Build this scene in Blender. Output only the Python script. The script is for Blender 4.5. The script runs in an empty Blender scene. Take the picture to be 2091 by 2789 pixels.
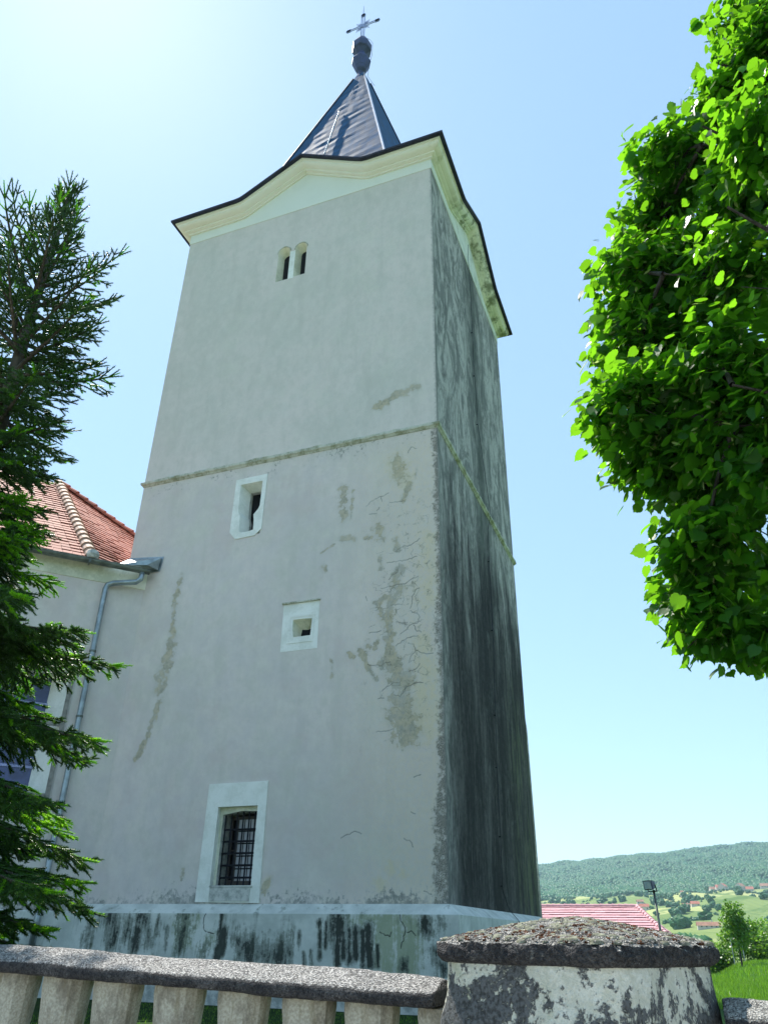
import bpy, bmesh, math, random
import numpy as np
from mathutils import Vector, Matrix, noise as mnoise
from mathutils.geometry import tessellate_polygon

# ------------------------------------------------------------------ camera
scn = bpy.context.scene
SEED = 7
random.seed(SEED); rng = np.random.default_rng(SEED)
CAM = Vector((3.430, -11.412, -0.411))
YAW, PIT, ROL, FPX = -0.3738, 0.5054, 0.0152, 2098.2
fw = Vector((math.sin(YAW)*math.cos(PIT), math.cos(YAW)*math.cos(PIT), math.sin(PIT)))
rt = Vector((math.cos(YAW), -math.sin(YAW), 0)); up = rt.cross(fw)
Rv = rt*math.cos(ROL)+up*math.sin(ROL); Uv = -rt*math.sin(ROL)+up*math.cos(ROL)
cd = bpy.data.cameras.new("camera"); cam = bpy.data.objects.new("camera", cd)
scn.collection.objects.link(cam); scn.camera = cam
cd.sensor_fit = 'HORIZONTAL'; cd.sensor_width = 36; cd.lens = 36*FPX/2091
cd.clip_start = 0.05; cd.clip_end = 20000
cam.matrix_world = Matrix(((Rv.x, Uv.x, -fw.x, CAM.x), (Rv.y, Uv.y, -fw.y, CAM.y), (Rv.z, Uv.z, -fw.z, CAM.z), (0, 0, 0, 1)))
# ------------------------------------------------------------------ light
SUN_EL, SUN_AZ = math.radians(60.6), math.radians(-58.7)      # azimuth clockwise from +Y
sdir = Vector((math.sin(SUN_AZ)*math.cos(SUN_EL), math.cos(SUN_AZ)*math.cos(SUN_EL), math.sin(SUN_EL)))
sl = bpy.data.lights.new("sun", 'SUN'); sun = bpy.data.objects.new("sun", sl)
scn.collection.objects.link(sun); sl.energy = 4.2; sl.angle = math.radians(0.55); sl.color = (1, .955, .87)
sun.rotation_euler = sdir.to_track_quat('Z', 'Y').to_euler(); sun.location = (-20, 12, 40)
w = bpy.data.worlds.new("World"); scn.world = w; w.use_nodes = True
nt = w.node_tree; bg = nt.nodes['Background']
sky = nt.nodes.new('ShaderNodeTexSky'); sky.sky_type = 'NISHITA'; sky.sun_disc = False
sky.sun_elevation = SUN_EL; sky.sun_rotation = SUN_AZ
sky.air_density = 1.0; sky.dust_density = 0.3; sky.ozone_density = 1.0; sky.altitude = 200
tint = nt.nodes.new('ShaderNodeMix'); tint.data_type = 'RGBA'; tint.blend_type = 'MIX'; tint.inputs[0].default_value = .50      # constant pale blue blended in, evens the sky and lifts the shade
tint.inputs[7].default_value = (1.75, 2.9, 3.9, 1); nt.links.new(sky.outputs[0], tint.inputs[6]); nt.links.new(tint.outputs[2], bg.inputs[0]); bg.inputs[1].default_value = 0.13
scn.view_settings.view_transform = 'Standard'; scn.view_settings.look = 'None'
scn.view_settings.exposure = 1.06; scn.view_settings.gamma = 1; scn.view_settings.use_curve_mapping = False
scn.cycles.volume_bounces = 0; scn.cycles.max_bounces = 8; scn.cycles.transparent_max_bounces = 12

COL = scn.collection
# ------------------------------------------------------------------ helpers
def tag(o, label=None, cat=None, group=None, kind=None):
    if label: o['label'] = label
    if cat: o['category'] = cat
    if group: o['group'] = group
    if kind: o['kind'] = kind
    return o
def empty(name, loc, label=None, cat=None, group=None):
    o = bpy.data.objects.new(name, None); COL.objects.link(o); o.location = loc
    o.empty_display_size = .2
    return tag(o, label, cat, group)
def wpos(o):
    p = Vector(o.location)
    while o.parent: o = o.parent; p += Vector(o.location)
    return p
class MB:
    def __init__(s): s.v = []; s.f = []
    def add(s, vs, fs):
        b = len(s.v); s.v += [tuple(p) for p in vs]; s.f += [tuple(b+i for i in f) for f in fs]; return s
    def box(s, x0, x1, y0, y1, z0, z1):
        return s.add([(x0,y0,z0),(x1,y0,z0),(x1,y1,z0),(x0,y1,z0),(x0,y0,z1),(x1,y0,z1),(x1,y1,z1),(x0,y1,z1)],
                     [(0,3,2,1),(4,5,6,7),(0,1,5,4),(1,2,6,5),(2,3,7,6),(3,0,4,7)])
    def obox(s, c, ex, ey, ez, sx, sy, sz):
        c = Vector(c); ex, ey, ez = Vector(ex), Vector(ey), Vector(ez); P = []
        for k in (-1, 1):
            for i, j in ((-1,-1),(1,-1),(1,1),(-1,1)): P.append(c+ex*sx*i/2+ey*sy*j/2+ez*sz*k/2)
        return s.add(P, [(0,3,2,1),(4,5,6,7),(0,1,5,4),(1,2,6,5),(2,3,7,6),(3,0,4,7)])
    def tube(s, pts, rad, n=8, cap=True):
        pts = [Vector(p) for p in pts]; rr = rad if isinstance(rad, (list, tuple)) else [rad]*len(pts)
        vs = []; m = len(pts)
        t0 = (pts[1]-pts[0]).normalized()
        a = t0.orthogonal().normalized()
        for i, p in enumerate(pts):
            t = (pts[min(i+1, m-1)]-pts[max(i-1, 0)]).normalized()
            a = (a-t*a.dot(t)).normalized(); b = t.cross(a)
            for k in range(n):
                th = 2*math.pi*k/n; vs.append(p+(a*math.cos(th)+b*math.sin(th))*rr[i])
        fs = [(i*n+k, i*n+(k+1) % n, (i+1)*n+(k+1) % n, (i+1)*n+k) for i in range(m-1) for k in range(n)]
        if cap: fs += [tuple(range(n))[::-1], tuple((m-1)*n+k for k in range(n))]
        return s.add(vs, fs)
    def lathe(s, prof, c, n=16, rot=0.0):
        vs = []
        for r, z in prof:
            for k in range(n):
                th = 2*math.pi*k/n+rot; vs.append((c[0]+r*math.cos(th), c[1]+r*math.sin(th), c[2]+z))
        m = len(prof)
        fs = [(i*n+k, i*n+(k+1) % n, (i+1)*n+(k+1) % n, (i+1)*n+k) for i in range(m-1) for k in range(n)]
        fs += [tuple(range(n))[::-1], tuple((m-1)*n+k for k in range(n))]
        return s.add(vs, fs)
    def prism(s, poly, d):          # poly list of Vector, extruded by vector d
        n = len(poly); poly = [Vector(p) for p in poly]; d = Vector(d)
        return s.add(poly+[p+d for p in poly], [tuple(range(n))[::-1], tuple(range(n, 2*n))]+[(i, (i+1) % n, n+(i+1) % n, n+i) for i in range(n)])
    def loft(s, A, B):
        n = len(A); return s.add(list(A)+list(B), [(i, (i+1) % n, n+(i+1) % n, n+i) for i in range(n)])
    def holed(s, outer, inner):     # planar region between two loops
        tri = tessellate_polygon([[Vector(p) for p in outer], [Vector(p) for p in inner]])
        return s.add(list(outer)+list(inner), tri)
    def build(s, name, m, parent=None, smooth=False, bevel=0, fixn=True):
        return mk(name, s.v, s.f, m, parent, smooth, bevel, fixn)
def mk(name, v, f, m, parent=None, smooth=False, bevel=0, fixn=True):
    me = bpy.data.meshes.new(name); me.from_pydata([tuple(p) for p in v], [], [tuple(x) for x in f])
    if fixn:
        bm = bmesh.new(); bm.from_mesh(me); bmesh.ops.recalc_face_normals(bm, faces=bm.faces); bm.to_mesh(me); bm.free()
    me.materials.append(m)
    if smooth: me.polygons.foreach_set('use_smooth', [True]*len(me.polygons))
    me.update()
    o = bpy.data.objects.new(name, me); COL.objects.link(o)
    if parent: o.parent = parent; o.location = -wpos(parent)
    if bevel:
        b = o.modifiers.new('bevel', 'BEVEL'); b.width = bevel; b.segments = 2; b.limit_method = 'ANGLE'
    return o
def mk_np(name, V, F, m, parent=None, smooth=False):    # V (n,3) F (k,c) equal-size faces
    me = bpy.data.meshes.new(name); V = np.asarray(V, np.float32); F = np.asarray(F, np.int32)
    me.vertices.add(len(V)); me.vertices.foreach_set('co', V.ravel())
    c = F.shape[1]
    me.loops.add(F.size); me.loops.foreach_set('vertex_index', F.ravel())
    me.polygons.add(len(F)); me.polygons.foreach_set('loop_start', np.arange(len(F), dtype=np.int32)*c)
    me.polygons.foreach_set('loop_total', np.full(len(F), c, np.int32))
    if smooth: me.polygons.foreach_set('use_smooth', np.ones(len(F), bool))
    me.update(calc_edges=True); me.validate(); me.materials.append(m)
    o = bpy.data.objects.new(name, me); COL.objects.link(o)
    if parent: o.parent = parent; o.location = -wpos(parent)
    return o
def attr(o, name, vals):
    a = o.data.attributes.new(name, 'FLOAT', 'POINT'); a.data.foreach_set('value', np.asarray(vals, np.float32))
# ---- node material builder
class N:
    def __init__(s, name):
        s.m = bpy.data.materials.new(name); s.m.use_nodes = True; s.t = s.m.node_tree
        s.b = s.t.nodes['Principled BSDF']; s.out = s.t.nodes['Material Output']; s._c = None
    def n(s, typ, **k):
        q = s.t.nodes.new(typ)
        for a, v in k.items(): setattr(q, a, v)
        return q
    def lk(s, a, b): s.t.links.new(a, b)
    def put(s, sock, v):
        if isinstance(v, (int, float)): sock.default_value = v
        elif isinstance(v, tuple): sock.default_value = v if len(v) == 4 or len(sock.default_value) == 3 else (*v, 1)
        else: s.lk(v, sock)
    def pos(s, sx=1, sy=1, sz=1, off=(0, 0, 0)):
        if s._c is None: s._c = s.n('ShaderNodeTexCoord').outputs['Object']
        if (sx, sy, sz) == (1, 1, 1) and off == (0, 0, 0): return s._c
        mp = s.n('ShaderNodeMapping'); s.lk(s._c, mp.inputs[0]); mp.inputs['Scale'].default_value = (sx, sy, sz)
        mp.inputs['Location'].default_value = off
        return mp.outputs[0]
    def xyz(s):
        q = s.n('ShaderNodeSeparateXYZ'); s.lk(s.pos(), q.inputs[0]); return q.outputs
    def noise(s, scale, vec=None, detail=4, rough=.55, dist=0):
        q = s.n('ShaderNodeTexNoise'); s.lk(vec if vec is not None else s.pos(), q.inputs['Vector'])
        q.inputs['Scale'].default_value = scale; q.inputs['Detail'].default_value = detail
        q.inputs['Roughness'].default_value = rough; q.inputs['Distortion'].default_value = dist
        return q.outputs['Fac']
    def voro(s, scale, vec=None, feat='F1', out='Distance'):
        q = s.n('ShaderNodeTexVoronoi', feature=feat); s.lk(vec if vec is not None else s.pos(), q.inputs['Vector'])
        q.inputs['Scale'].default_value = scale; return q.outputs[out]
    def math(s, op, a, b=0.0, c=0.0, clamp=False):
        q = s.n('ShaderNodeMath', operation=op, use_clamp=clamp)
        for i, v in enumerate((a, b, c)): s.put(q.inputs[i], v)
        return q.outputs[0]
    def add(s, *a):
        r = a[0]
        for x in a[1:]: r = s.math('ADD', r, x)
        return r
    def mul(s, a, b): return s.math('MULTIPLY', a, b)
    def step(s, v, lo, hi, a=0.0, b=1.0):       # smooth ramp lo..hi -> a..b
        q = s.n('ShaderNodeMapRange', interpolation_type='SMOOTHSTEP'); s.put(q.inputs[0], v)
        for i, x in enumerate((lo, hi, a, b)): q.inputs[i+1].default_value = x
        return q.outputs[0]
    def mix(s, f, a, b, mode='MIX'):
        q = s.n('ShaderNodeMix', data_type='RGBA', blend_type=mode, clamp_factor=True)
        s.put(q.inputs[0], f); s.put(q.inputs[6], a); s.put(q.inputs[7], b); return q.outputs[2]
    def at(s, name): return s.n('ShaderNodeAttribute', attribute_name=name).outputs['Fac']
    def bump(s, h, strength=.3, dist=.02, prev=None):
        q = s.n('ShaderNodeBump'); s.lk(h, q.inputs['Height']); q.inputs['Strength'].default_value = strength
        q.inputs['Distance'].default_value = dist
        if prev is not None: s.lk(prev, q.inputs['Normal'])
        return q.outputs[0]
    def fin(s, col, rough=.85, bump=None, metal=0.0, spec=.3):
        s.put(s.b.inputs['Base Color'], col); s.put(s.b.inputs['Roughness'], rough); s.put(s.b.inputs['Metallic'], metal)
        s.b.inputs['Specular IOR Level'].default_value = spec
        if bump is not None: s.lk(bump, s.b.inputs['Normal'])
        return s.m
def plain(name, col, rough=.8, metal=0.0, var=.25, scale=6, spec=.3, bs=.2):
    q = N(name); n1 = q.noise(scale, detail=6); d = tuple(c*(1-var) for c in col); l = tuple(min(1, c*(1+var)) for c in col)
    return q.fin(q.mix(q.step(n1, .3, .7), d, l), rough, q.bump(q.noise(scale*12), bs, .004), metal, spec)
# ------------------------------------------------------------------ baked survey of stains and cracks on the two wall planes (x, z) in metres
PATCH=[([(-0.73,5.17),(-0.83,4.96)],0.103,1),([(-0.72,4.83),(-0.91,4.59),(-0.96,4.27),(-0.93,3.87),(-0.85,3.61)],0.089,1),([(-1.21,4.63),(-0.91,4.7)],0.048,0.9),([(-1.13,4.59),(-1.02,4.28)],0.082,0.8),([(-0.9,3.51),(-0.77,3.37),(-0.64,3.21)],0.171,1.1),([(-0.69,3.14),(-0.67,3.11)],0.103,1),([(-0.69,2.9),(-0.72,2.74),(-0.59,2.38)],0.212,1.1),([(-0.79,7.42),(-0.73,7.02)],0.157,0.8),([(-0.53,6.88),(-0.67,6.56)],0.068,0.9),([(-0.41,7.18),(-0.44,6.96)],0.034,0.7),([(-1.88,7.06),(-1.83,6.4)],0.11,0.75),([(-1.69,6.95),(-1.7,6.38)],0.041,0.75),([(-1.89,5.98),(-1.62,5.92)],0.062,0.9),([(-2.01,5.88),(-2.27,5.74)],0.027,0.8),([(-2.22,5.44),(-2.16,5.39)],0.062,0.8),([(-1.13,6.0),(-1.1,5.9)],0.13,0.85),([(-1.39,5.91),(-1.27,5.9)],0.055,0.8),([(-0.81,5.79),(-0.78,5.58)],0.062,0.85),([(-1.09,5.46),(-1.09,5.25)],0.055,0.75),([(-1.31,3.86),(-1.29,3.85)],0.068,0.85),([(-1.44,3.82),(-1.3,3.5),(-1.13,3.26)],0.048,0.9),([(-1.17,3.9),(-1.16,3.79)],0.048,0.75),([(-1.95,3.67),(-1.94,3.39)],0.034,0.8),([(-1.66,3.78),(-1.57,3.68)],0.041,0.7),([(-0.39,9.05),(-0.78,8.98),(-1.22,8.78)],0.093,0.95),([(-5.26,5.76),(-5.34,5.23),(-5.28,4.51)],0.065,0.72),([(-5.26,4.43),(-5.27,4.1),(-5.36,3.76),(-5.37,3.47)],0.116,0.95),([(-5.33,3.26),(-5.42,2.94),(-5.48,2.62),(-5.65,2.27)],0.058,0.9),([(-2.81,0.32),(-2.9,0.17)],0.058,0.8),([(-4.36,0.5),(-4.36,0.38)],0.041,0.75)]
YEL=[([(-0.36,3.83),(-0.33,3.75)],0.137,0.9),([(-0.31,3.43),(-0.26,3.32)],0.171,0.9),([(-0.37,2.95),(-0.35,2.55)],0.205,1),([(-0.82,7.36),(-0.64,6.94)],0.205,0.8),([(-0.2,5.69),(-0.22,4.57)],0.205,0.7),([(-0.19,3.05),(-0.23,2.36)],0.171,0.7),([(-2.87,0.21),(-2.84,0.33)],0.071,0.8),([(-0.85,0.53),(-0.84,0.43)],0.073,0.8),([(-1.05,0.26),(-1.01,0.24)],0.085,0.7),([(-0.69,0.39),(-0.65,0.36)],0.06,0.6)]
CRACK=[[(-1.4,6.56),(-1.29,6.65),(-1.11,6.71),(-0.96,6.76)],[(-1.11,6.71),(-1.09,6.6)],[(-0.93,6.55),(-0.64,6.52)],[(-1.19,6.43),(-1.14,6.49)],[(-1.34,6.38),(-1.19,6.36)],[(-0.98,5.34),(-0.81,5.33),(-0.59,5.34),(-0.42,5.38)],[(-0.75,5.3),(-0.77,5.15),(-0.89,5.08),(-0.94,5.01)],[(-0.81,4.9),(-0.64,4.89),(-0.53,4.96),(-0.4,5.0)],[(-1.08,4.87),(-0.81,4.89)],[(-0.55,4.43),(-0.51,4.53),(-0.52,4.64),(-0.43,4.77),(-0.38,4.78)],[(-0.81,5.53),(-0.7,5.6),(-0.59,5.6),(-0.42,5.67),(-0.37,5.72)],[(-0.54,4.39),(-0.43,4.33),(-0.38,4.25),(-0.43,4.15),(-0.54,4.14),(-0.64,4.05),(-0.72,4.0)],[(-0.49,4.13),(-0.46,4.05),(-0.36,3.99)],[(-0.8,3.8),(-0.7,3.87),(-0.56,3.92),(-0.41,3.93)],[(-0.59,3.83),(-0.49,3.8),(-0.46,3.69),(-0.28,3.61),(-0.16,3.61)],[(-0.57,3.5),(-0.54,3.6),(-0.46,3.69)],[(-1.3,3.54),(-1.08,3.49),(-1.01,3.52),(-0.9,3.54)],[(-1.03,3.07),(-0.95,3.14),(-0.85,3.18)],[(-0.67,3.05),(-0.57,3.11),(-0.44,3.15),(-0.34,3.14)],[(-1.28,4.08),(-1.15,4.08),(-1.07,4.1)],[(-1.1,2.95),(-1.0,2.95)],[(-1.12,2.42),(-0.99,2.43),(-0.84,2.45)],[(-0.57,3.35),(-0.44,3.39),(-0.39,3.46)],[(-0.8,4.22),(-0.64,4.19)],[(-0.89,4.53),(-0.7,4.52)],[(-1.33,4.67),(-1.36,4.76)],[(-0.58,7.55),(-0.52,7.67),(-0.41,7.61)],[(-0.82,2.99),(-0.72,2.95),(-0.64,3.04)],[(-6.73,2.45),(-6.45,2.39),(-6.31,2.42)],[(-6.48,2.72),(-6.28,2.73)],[(-1.66,0.89),(-1.44,0.98),(-1.33,0.94)],[(-0.5,1.71),(-0.39,1.74)],[(-0.55,1.22),(-0.48,1.19)],[(-0.66,0.86),(-0.54,0.8),(-0.52,0.74)],[(-0.36,0.17),(-0.25,0.13)]]
PLST=[([(-5.51,-0.17),(-5.34,-0.3),(-5.34,-0.52)],0.195,0.9),([(-5.83,-0.29),(-5.88,-0.49)],0.14,0.6),([(-5.12,-0.25),(-5.13,-0.45)],0.14,0.7),([(-4.91,-0.17),(-4.85,-0.23)],0.14,0.8),([(-4.92,-0.35),(-4.94,-0.58)],0.112,0.85),([(-4.72,-0.36),(-4.7,-0.57)],0.084,0.7),([(-4.58,-0.16),(-4.57,-0.41)],0.07,0.7),([(-4.41,-0.33),(-4.37,-0.6)],0.056,0.7),([(-4.1,-0.15),(-4.08,-0.37)],0.167,0.65),([(-4.11,-0.47),(-4.12,-0.63)],0.084,0.6),([(-3.47,-0.13),(-3.46,-0.33)],0.039,1.2),([(-3.41,-0.37),(-3.42,-0.55),(-3.47,-0.69)],0.095,1.4),([(-3.71,-0.56),(-3.74,-0.68)],0.14,0.6),([(-3.02,-0.55),(-2.92,-0.67)],0.251,0.8),([(-2.75,-0.63),(-2.47,-0.69)],0.274,0.85),([(-1.87,-0.23),(-1.84,-0.41),(-1.82,-0.67)],0.055,1.1),([(-1.75,-0.23),(-1.75,-0.54)],0.049,1.1),([(-1.58,-0.23),(-1.56,-0.35)],0.213,1.25),([(-1.58,-0.35),(-1.56,-0.73)],0.067,1.2),([(-1.48,-0.35),(-1.47,-0.65)],0.061,1.1),([(-1.4,-0.33),(-1.38,-0.7)],0.061,1.2),([(-1.3,-0.31),(-1.28,-0.66)],0.073,1.25),([(-1.18,-0.34),(-1.17,-0.74)],0.067,1.25),([(-1.1,-0.28),(-1.11,-0.53),(-1.07,-0.72)],0.091,1.25),([(-0.97,-0.51),(-0.95,-0.75)],0.037,1.1),([(-0.28,-0.21),(-0.27,-0.33)],0.11,1.2),([(-0.23,-0.33),(-0.24,-0.43)],0.043,1),([(-0.58,-0.69),(-0.59,-0.76)],0.073,0.9),([(-0.13,-0.58),(-0.04,-0.76)],0.213,0.75),([(-2.08,-0.61),(-2.06,-0.74)],0.043,0.9),([(-1.96,-0.58),(-1.94,-0.74)],0.037,0.9),([(-2.16,-0.35),(-2.16,-0.55)],0.043,0.7),([(-0.06,-0.17),(-0.03,-0.27)],0.091,0.6),([(-2.36,-0.45),(-2.3,-0.62)],0.122,0.6)]
PLYG=[([(-0.83,-0.19),(-0.86,-0.68)],0.213,0.9),([(-0.48,-0.37),(-0.52,-0.65)],0.244,0.9),([(-1.59,-0.18),(-0.98,-0.18)],0.122,0.6),([(-4.06,-0.21),(-4.08,-0.4)],0.195,0.8),([(-3.68,-0.49),(-3.75,-0.62)],0.167,0.6)]
PLCR=[[(-3.57,-0.01),(-3.66,-0.06),(-3.73,-0.11),(-3.77,-0.19),(-3.76,-0.31),(-3.7,-0.37),(-3.57,-0.39)],[(-0.61,-0.03),(-0.65,-0.11),(-0.63,-0.21),(-0.57,-0.29),(-0.58,-0.37),(-0.63,-0.53)],[(-0.94,-0.34),(-0.79,-0.4),(-0.77,-0.34)],[(-0.54,-0.34),(-0.48,-0.32),(-0.42,-0.38)]]
def paint(X, Z, strokes, wk=1.0, soft=2.2):
    A = np.zeros(X.shape, np.float32)
    for pts, wd, st in strokes:
        wd = max(wd*wk, .008)
        P = np.array(pts, float)
        for a, b in zip(P[:-1], P[1:]):
            d = b-a; L = max((d**2).sum(), 1e-9)
            x0, x1 = min(a[0], b[0])-3*wd, max(a[0], b[0])+3*wd; z0, z1 = min(a[1], b[1])-3*wd, max(a[1], b[1])+3*wd
            m = (X > x0) & (X < x1) & (Z > z0) & (Z < z1)
            if not m.any(): continue
            t = np.clip(((X[m]-a[0])*d[0]+(Z[m]-a[1])*d[1])/L, 0, 1)
            dist = np.hypot(X[m]-a[0]-t*d[0], Z[m]-a[1]-t*d[1])
            A[m] = np.maximum(A[m], st*np.clip(1-dist/(wd*soft), 0, 1))
    return A
def jitter(pts, amp, step):
    out = []
    for a, b in zip(pts[:-1], pts[1:]):
        L = math.dist(a, b); n = max(1, int(L/step))
        for i in range(n):
            t = i/n; j = amp if (out and i) else 0
            out.append((a[0]+(b[0]-a[0])*t+random.uniform(-j, j), a[1]+(b[1]-a[1])*t+random.uniform(-j, j)))
    out.append(pts[-1]); return out
# ------------------------------------------------------------------ materials
def plaster_front():
    q = N('grey plaster'); x, y, z = q.xyz()
    big = q.noise(.45, detail=3); med = q.noise(2.2, detail=6, rough=.6); fine = q.noise(14, detail=8, rough=.7); mic = q.noise(70, detail=4)
    streak = q.noise(3.0, q.pos(1, 1, .16), detail=5)
    c = q.mix(q.step(big, .35, .65), (0.647, 0.612, 0.555), (0.728, 0.657, 0.609))
    c = q.mix(q.mul(q.step(med, .45, .7), .35), c, (0.603, 0.598, 0.540))
    c = q.mix(q.mul(q.step(streak, .48, .70), .38), c, (0.547, 0.526, 0.468))
    low = q.step(z, 8.2, 7.7)
    mot = q.noise(6.5, q.pos(1, 1, .8, (7, 3, 5)), detail=9, rough=.72)
    c = q.mix(q.mul(q.step(mot, .46, .66), .45), c, (0.584, 0.559, 0.499)); c = q.mix(q.mul(q.step(mot, .52, .34), .25), c, (0.795, 0.745, 0.680))
    blot = q.noise(1.3, q.pos(1, 1, 1, (2, 8, 3)), detail=7, rough=.66)
    c = q.mix(q.mul(q.mul(low, q.step(blot, .50, .66)), .42), c, (0.612, 0.519, 0.487)); c = q.mix(q.mul(q.step(blot, .46, .32), .22), c, (0.685, 0.681, 0.567))
    c = q.mix(q.mul(q.step(mic, .58, .72), .38), c, (0.438, 0.410, 0.374))
    c = q.mix(q.mul(low, q.mul(q.step(med, .38, .62), .30)), c, (0.656, 0.574, 0.599))
    # general weathering of lower zone near the corner
    near = q.mul(q.step(q.add(x, q.mul(med, .9)), -2.0, .2), q.step(z, 8.1, 7.6))
    c = q.mix(q.mul(near, q.step(fine, .35, .62, .25, .8)), c, (0.725, 0.631, 0.508))
    n6 = q.noise(5.5, detail=7, rough=.65)
    wob = q.add(q.mul(q.math('SUBTRACT', n6, .5), 2.8), q.mul(q.math('SUBTRACT', fine, .5), 1.3), q.mul(q.math('SUBTRACT', mic, .5), .25))
    ye = q.mul(q.step(q.add(q.at('yel'), q.mul(wob, .7)), .10, .75), q.step(q.at('yel'), 0, .2))
    c = q.mix(q.mul(ye, .38), c, (0.719, 0.610, 0.350))
    pm = q.mul(q.step(q.add(q.at('patch'), wob), .46, .56), q.step(q.at('patch'), .02, .14))
    c = q.mix(q.mul(q.step(q.add(q.at('patch'), q.mul(wob, .5)), .08, .6), .22), c, (0.345, 0.364, 0.316))
    c = q.mix(q.mul(pm, q.step(blot, .35, .6, .5, .8)), c, q.mix(q.step(q.add(fine, mot), .75, 1.2), (.24, .235, .18), (0.562, 0.477, 0.325)))
    # dark mottled strip by the corner
    ed = q.math('ADD', q.step(q.add(x, q.step(z, 3.0, .0, 0, .14)), -.30, .02), q.mul(q.math('SUBTRACT', fine, .5), 1.5))
    ed = q.add(ed, q.mul(q.math('SUBTRACT', q.noise(1.1, q.pos(1, 1, .8)), .5), 1.3), q.mul(q.math('SUBTRACT', mot, .5), 1.2))
    em = q.mul(q.step(ed, .62, .98), q.step(z, 8.15, 7.9))
    c = q.mix(q.mul(em, q.step(mic, .35, .6, .35, .85)), c, (.075, .08, .07))
    eu = q.mul(q.step(q.add(x, q.mul(q.math('SUBTRACT', fine, .5), .15)), -.05, .0), .5)
    c = q.mix(eu, c, (.20, .21, .2))
    # grime at foot and under the string course
    ft = q.mul(q.step(q.add(z, q.mul(q.math('SUBTRACT', fine, .5), 1.1), q.mul(q.math('SUBTRACT', blot, .5), .9)), .16, .0), q.step(mot, .38, .6, .15, .7))
    c = q.mix(ft, c, (.13, .15, .14))
    un = q.mul(q.mul(q.step(z, 7.45, 7.98), q.step(z, 8.12, 8.02)), q.step(q.add(fine, q.mul(med, .6)), .86, 1.02))
    c = q.mix(q.mul(un, .8), c, (.12, .13, .1))
    # flaking, finely crazed zone beside the corner
    zn = q.mul(q.mul(q.step(q.add(x, q.mul(q.math('SUBTRACT', blot, .5), 2.2)), -1.6, -.7), q.step(q.add(z, q.mul(q.math('SUBTRACT', blot, .5), 2)), 1.9, 3.0)), q.step(z, 7.6, 5.2))
    wv = q.n('ShaderNodeVectorMath', operation='ADD'); nv = q.n('ShaderNodeTexNoise'); q.lk(q.pos(), nv.inputs['Vector']); nv.inputs['Scale'].default_value = 7; nv.inputs['Detail'].default_value = 4
    sc_ = q.n('ShaderNodeVectorMath', operation='SCALE'); q.lk(nv.outputs['Color'], sc_.inputs[0]); sc_.inputs['Scale'].default_value = .16
    q.lk(q.pos(), wv.inputs[0]); q.lk(sc_.outputs[0], wv.inputs[1])
    vz = q.voro(5.2, wv.outputs[0], feat='DISTANCE_TO_EDGE')
    net = q.mul(q.mul(q.step(vz, .034, .008), zn), q.step(n6, .47, .60))
    fk = q.mul(zn, q.step(q.add(n6, q.mul(q.math('SUBTRACT', fine, .5), .5), q.mul(q.math('SUBTRACT', mot, .5), .6)), .60, .66))
    c = q.mix(q.mul(fk, .42), c, (.27, .275, .22)); c = q.mix(q.mul(zn, q.mul(q.step(mot, .54, .40), .35)), c, (0.616, 0.596, 0.561)); c = q.mix(q.mul(net, .55), c, (.14, .145, .12))
    ck = q.step(q.add(q.at('crack'), q.mul(q.math('SUBTRACT', mic, .5), .8)), .40, .75)
    c = q.mix(q.mul(ck, q.step(mot, .3, .6, .25, .62)), c, (.13, .14, .12))
    h = q.add(q.mul(fine, .5), q.mul(mic, .25), q.mul(pm, -.7), q.mul(fk, -.6), q.mul(net, -.8), q.mul(ck, -1.2))
    b = q.bump(h, .35, .012, q.bump(q.noise(1.6, detail=3), .35, .05))
    return q.fin(c, .93, b, spec=.15)
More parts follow.
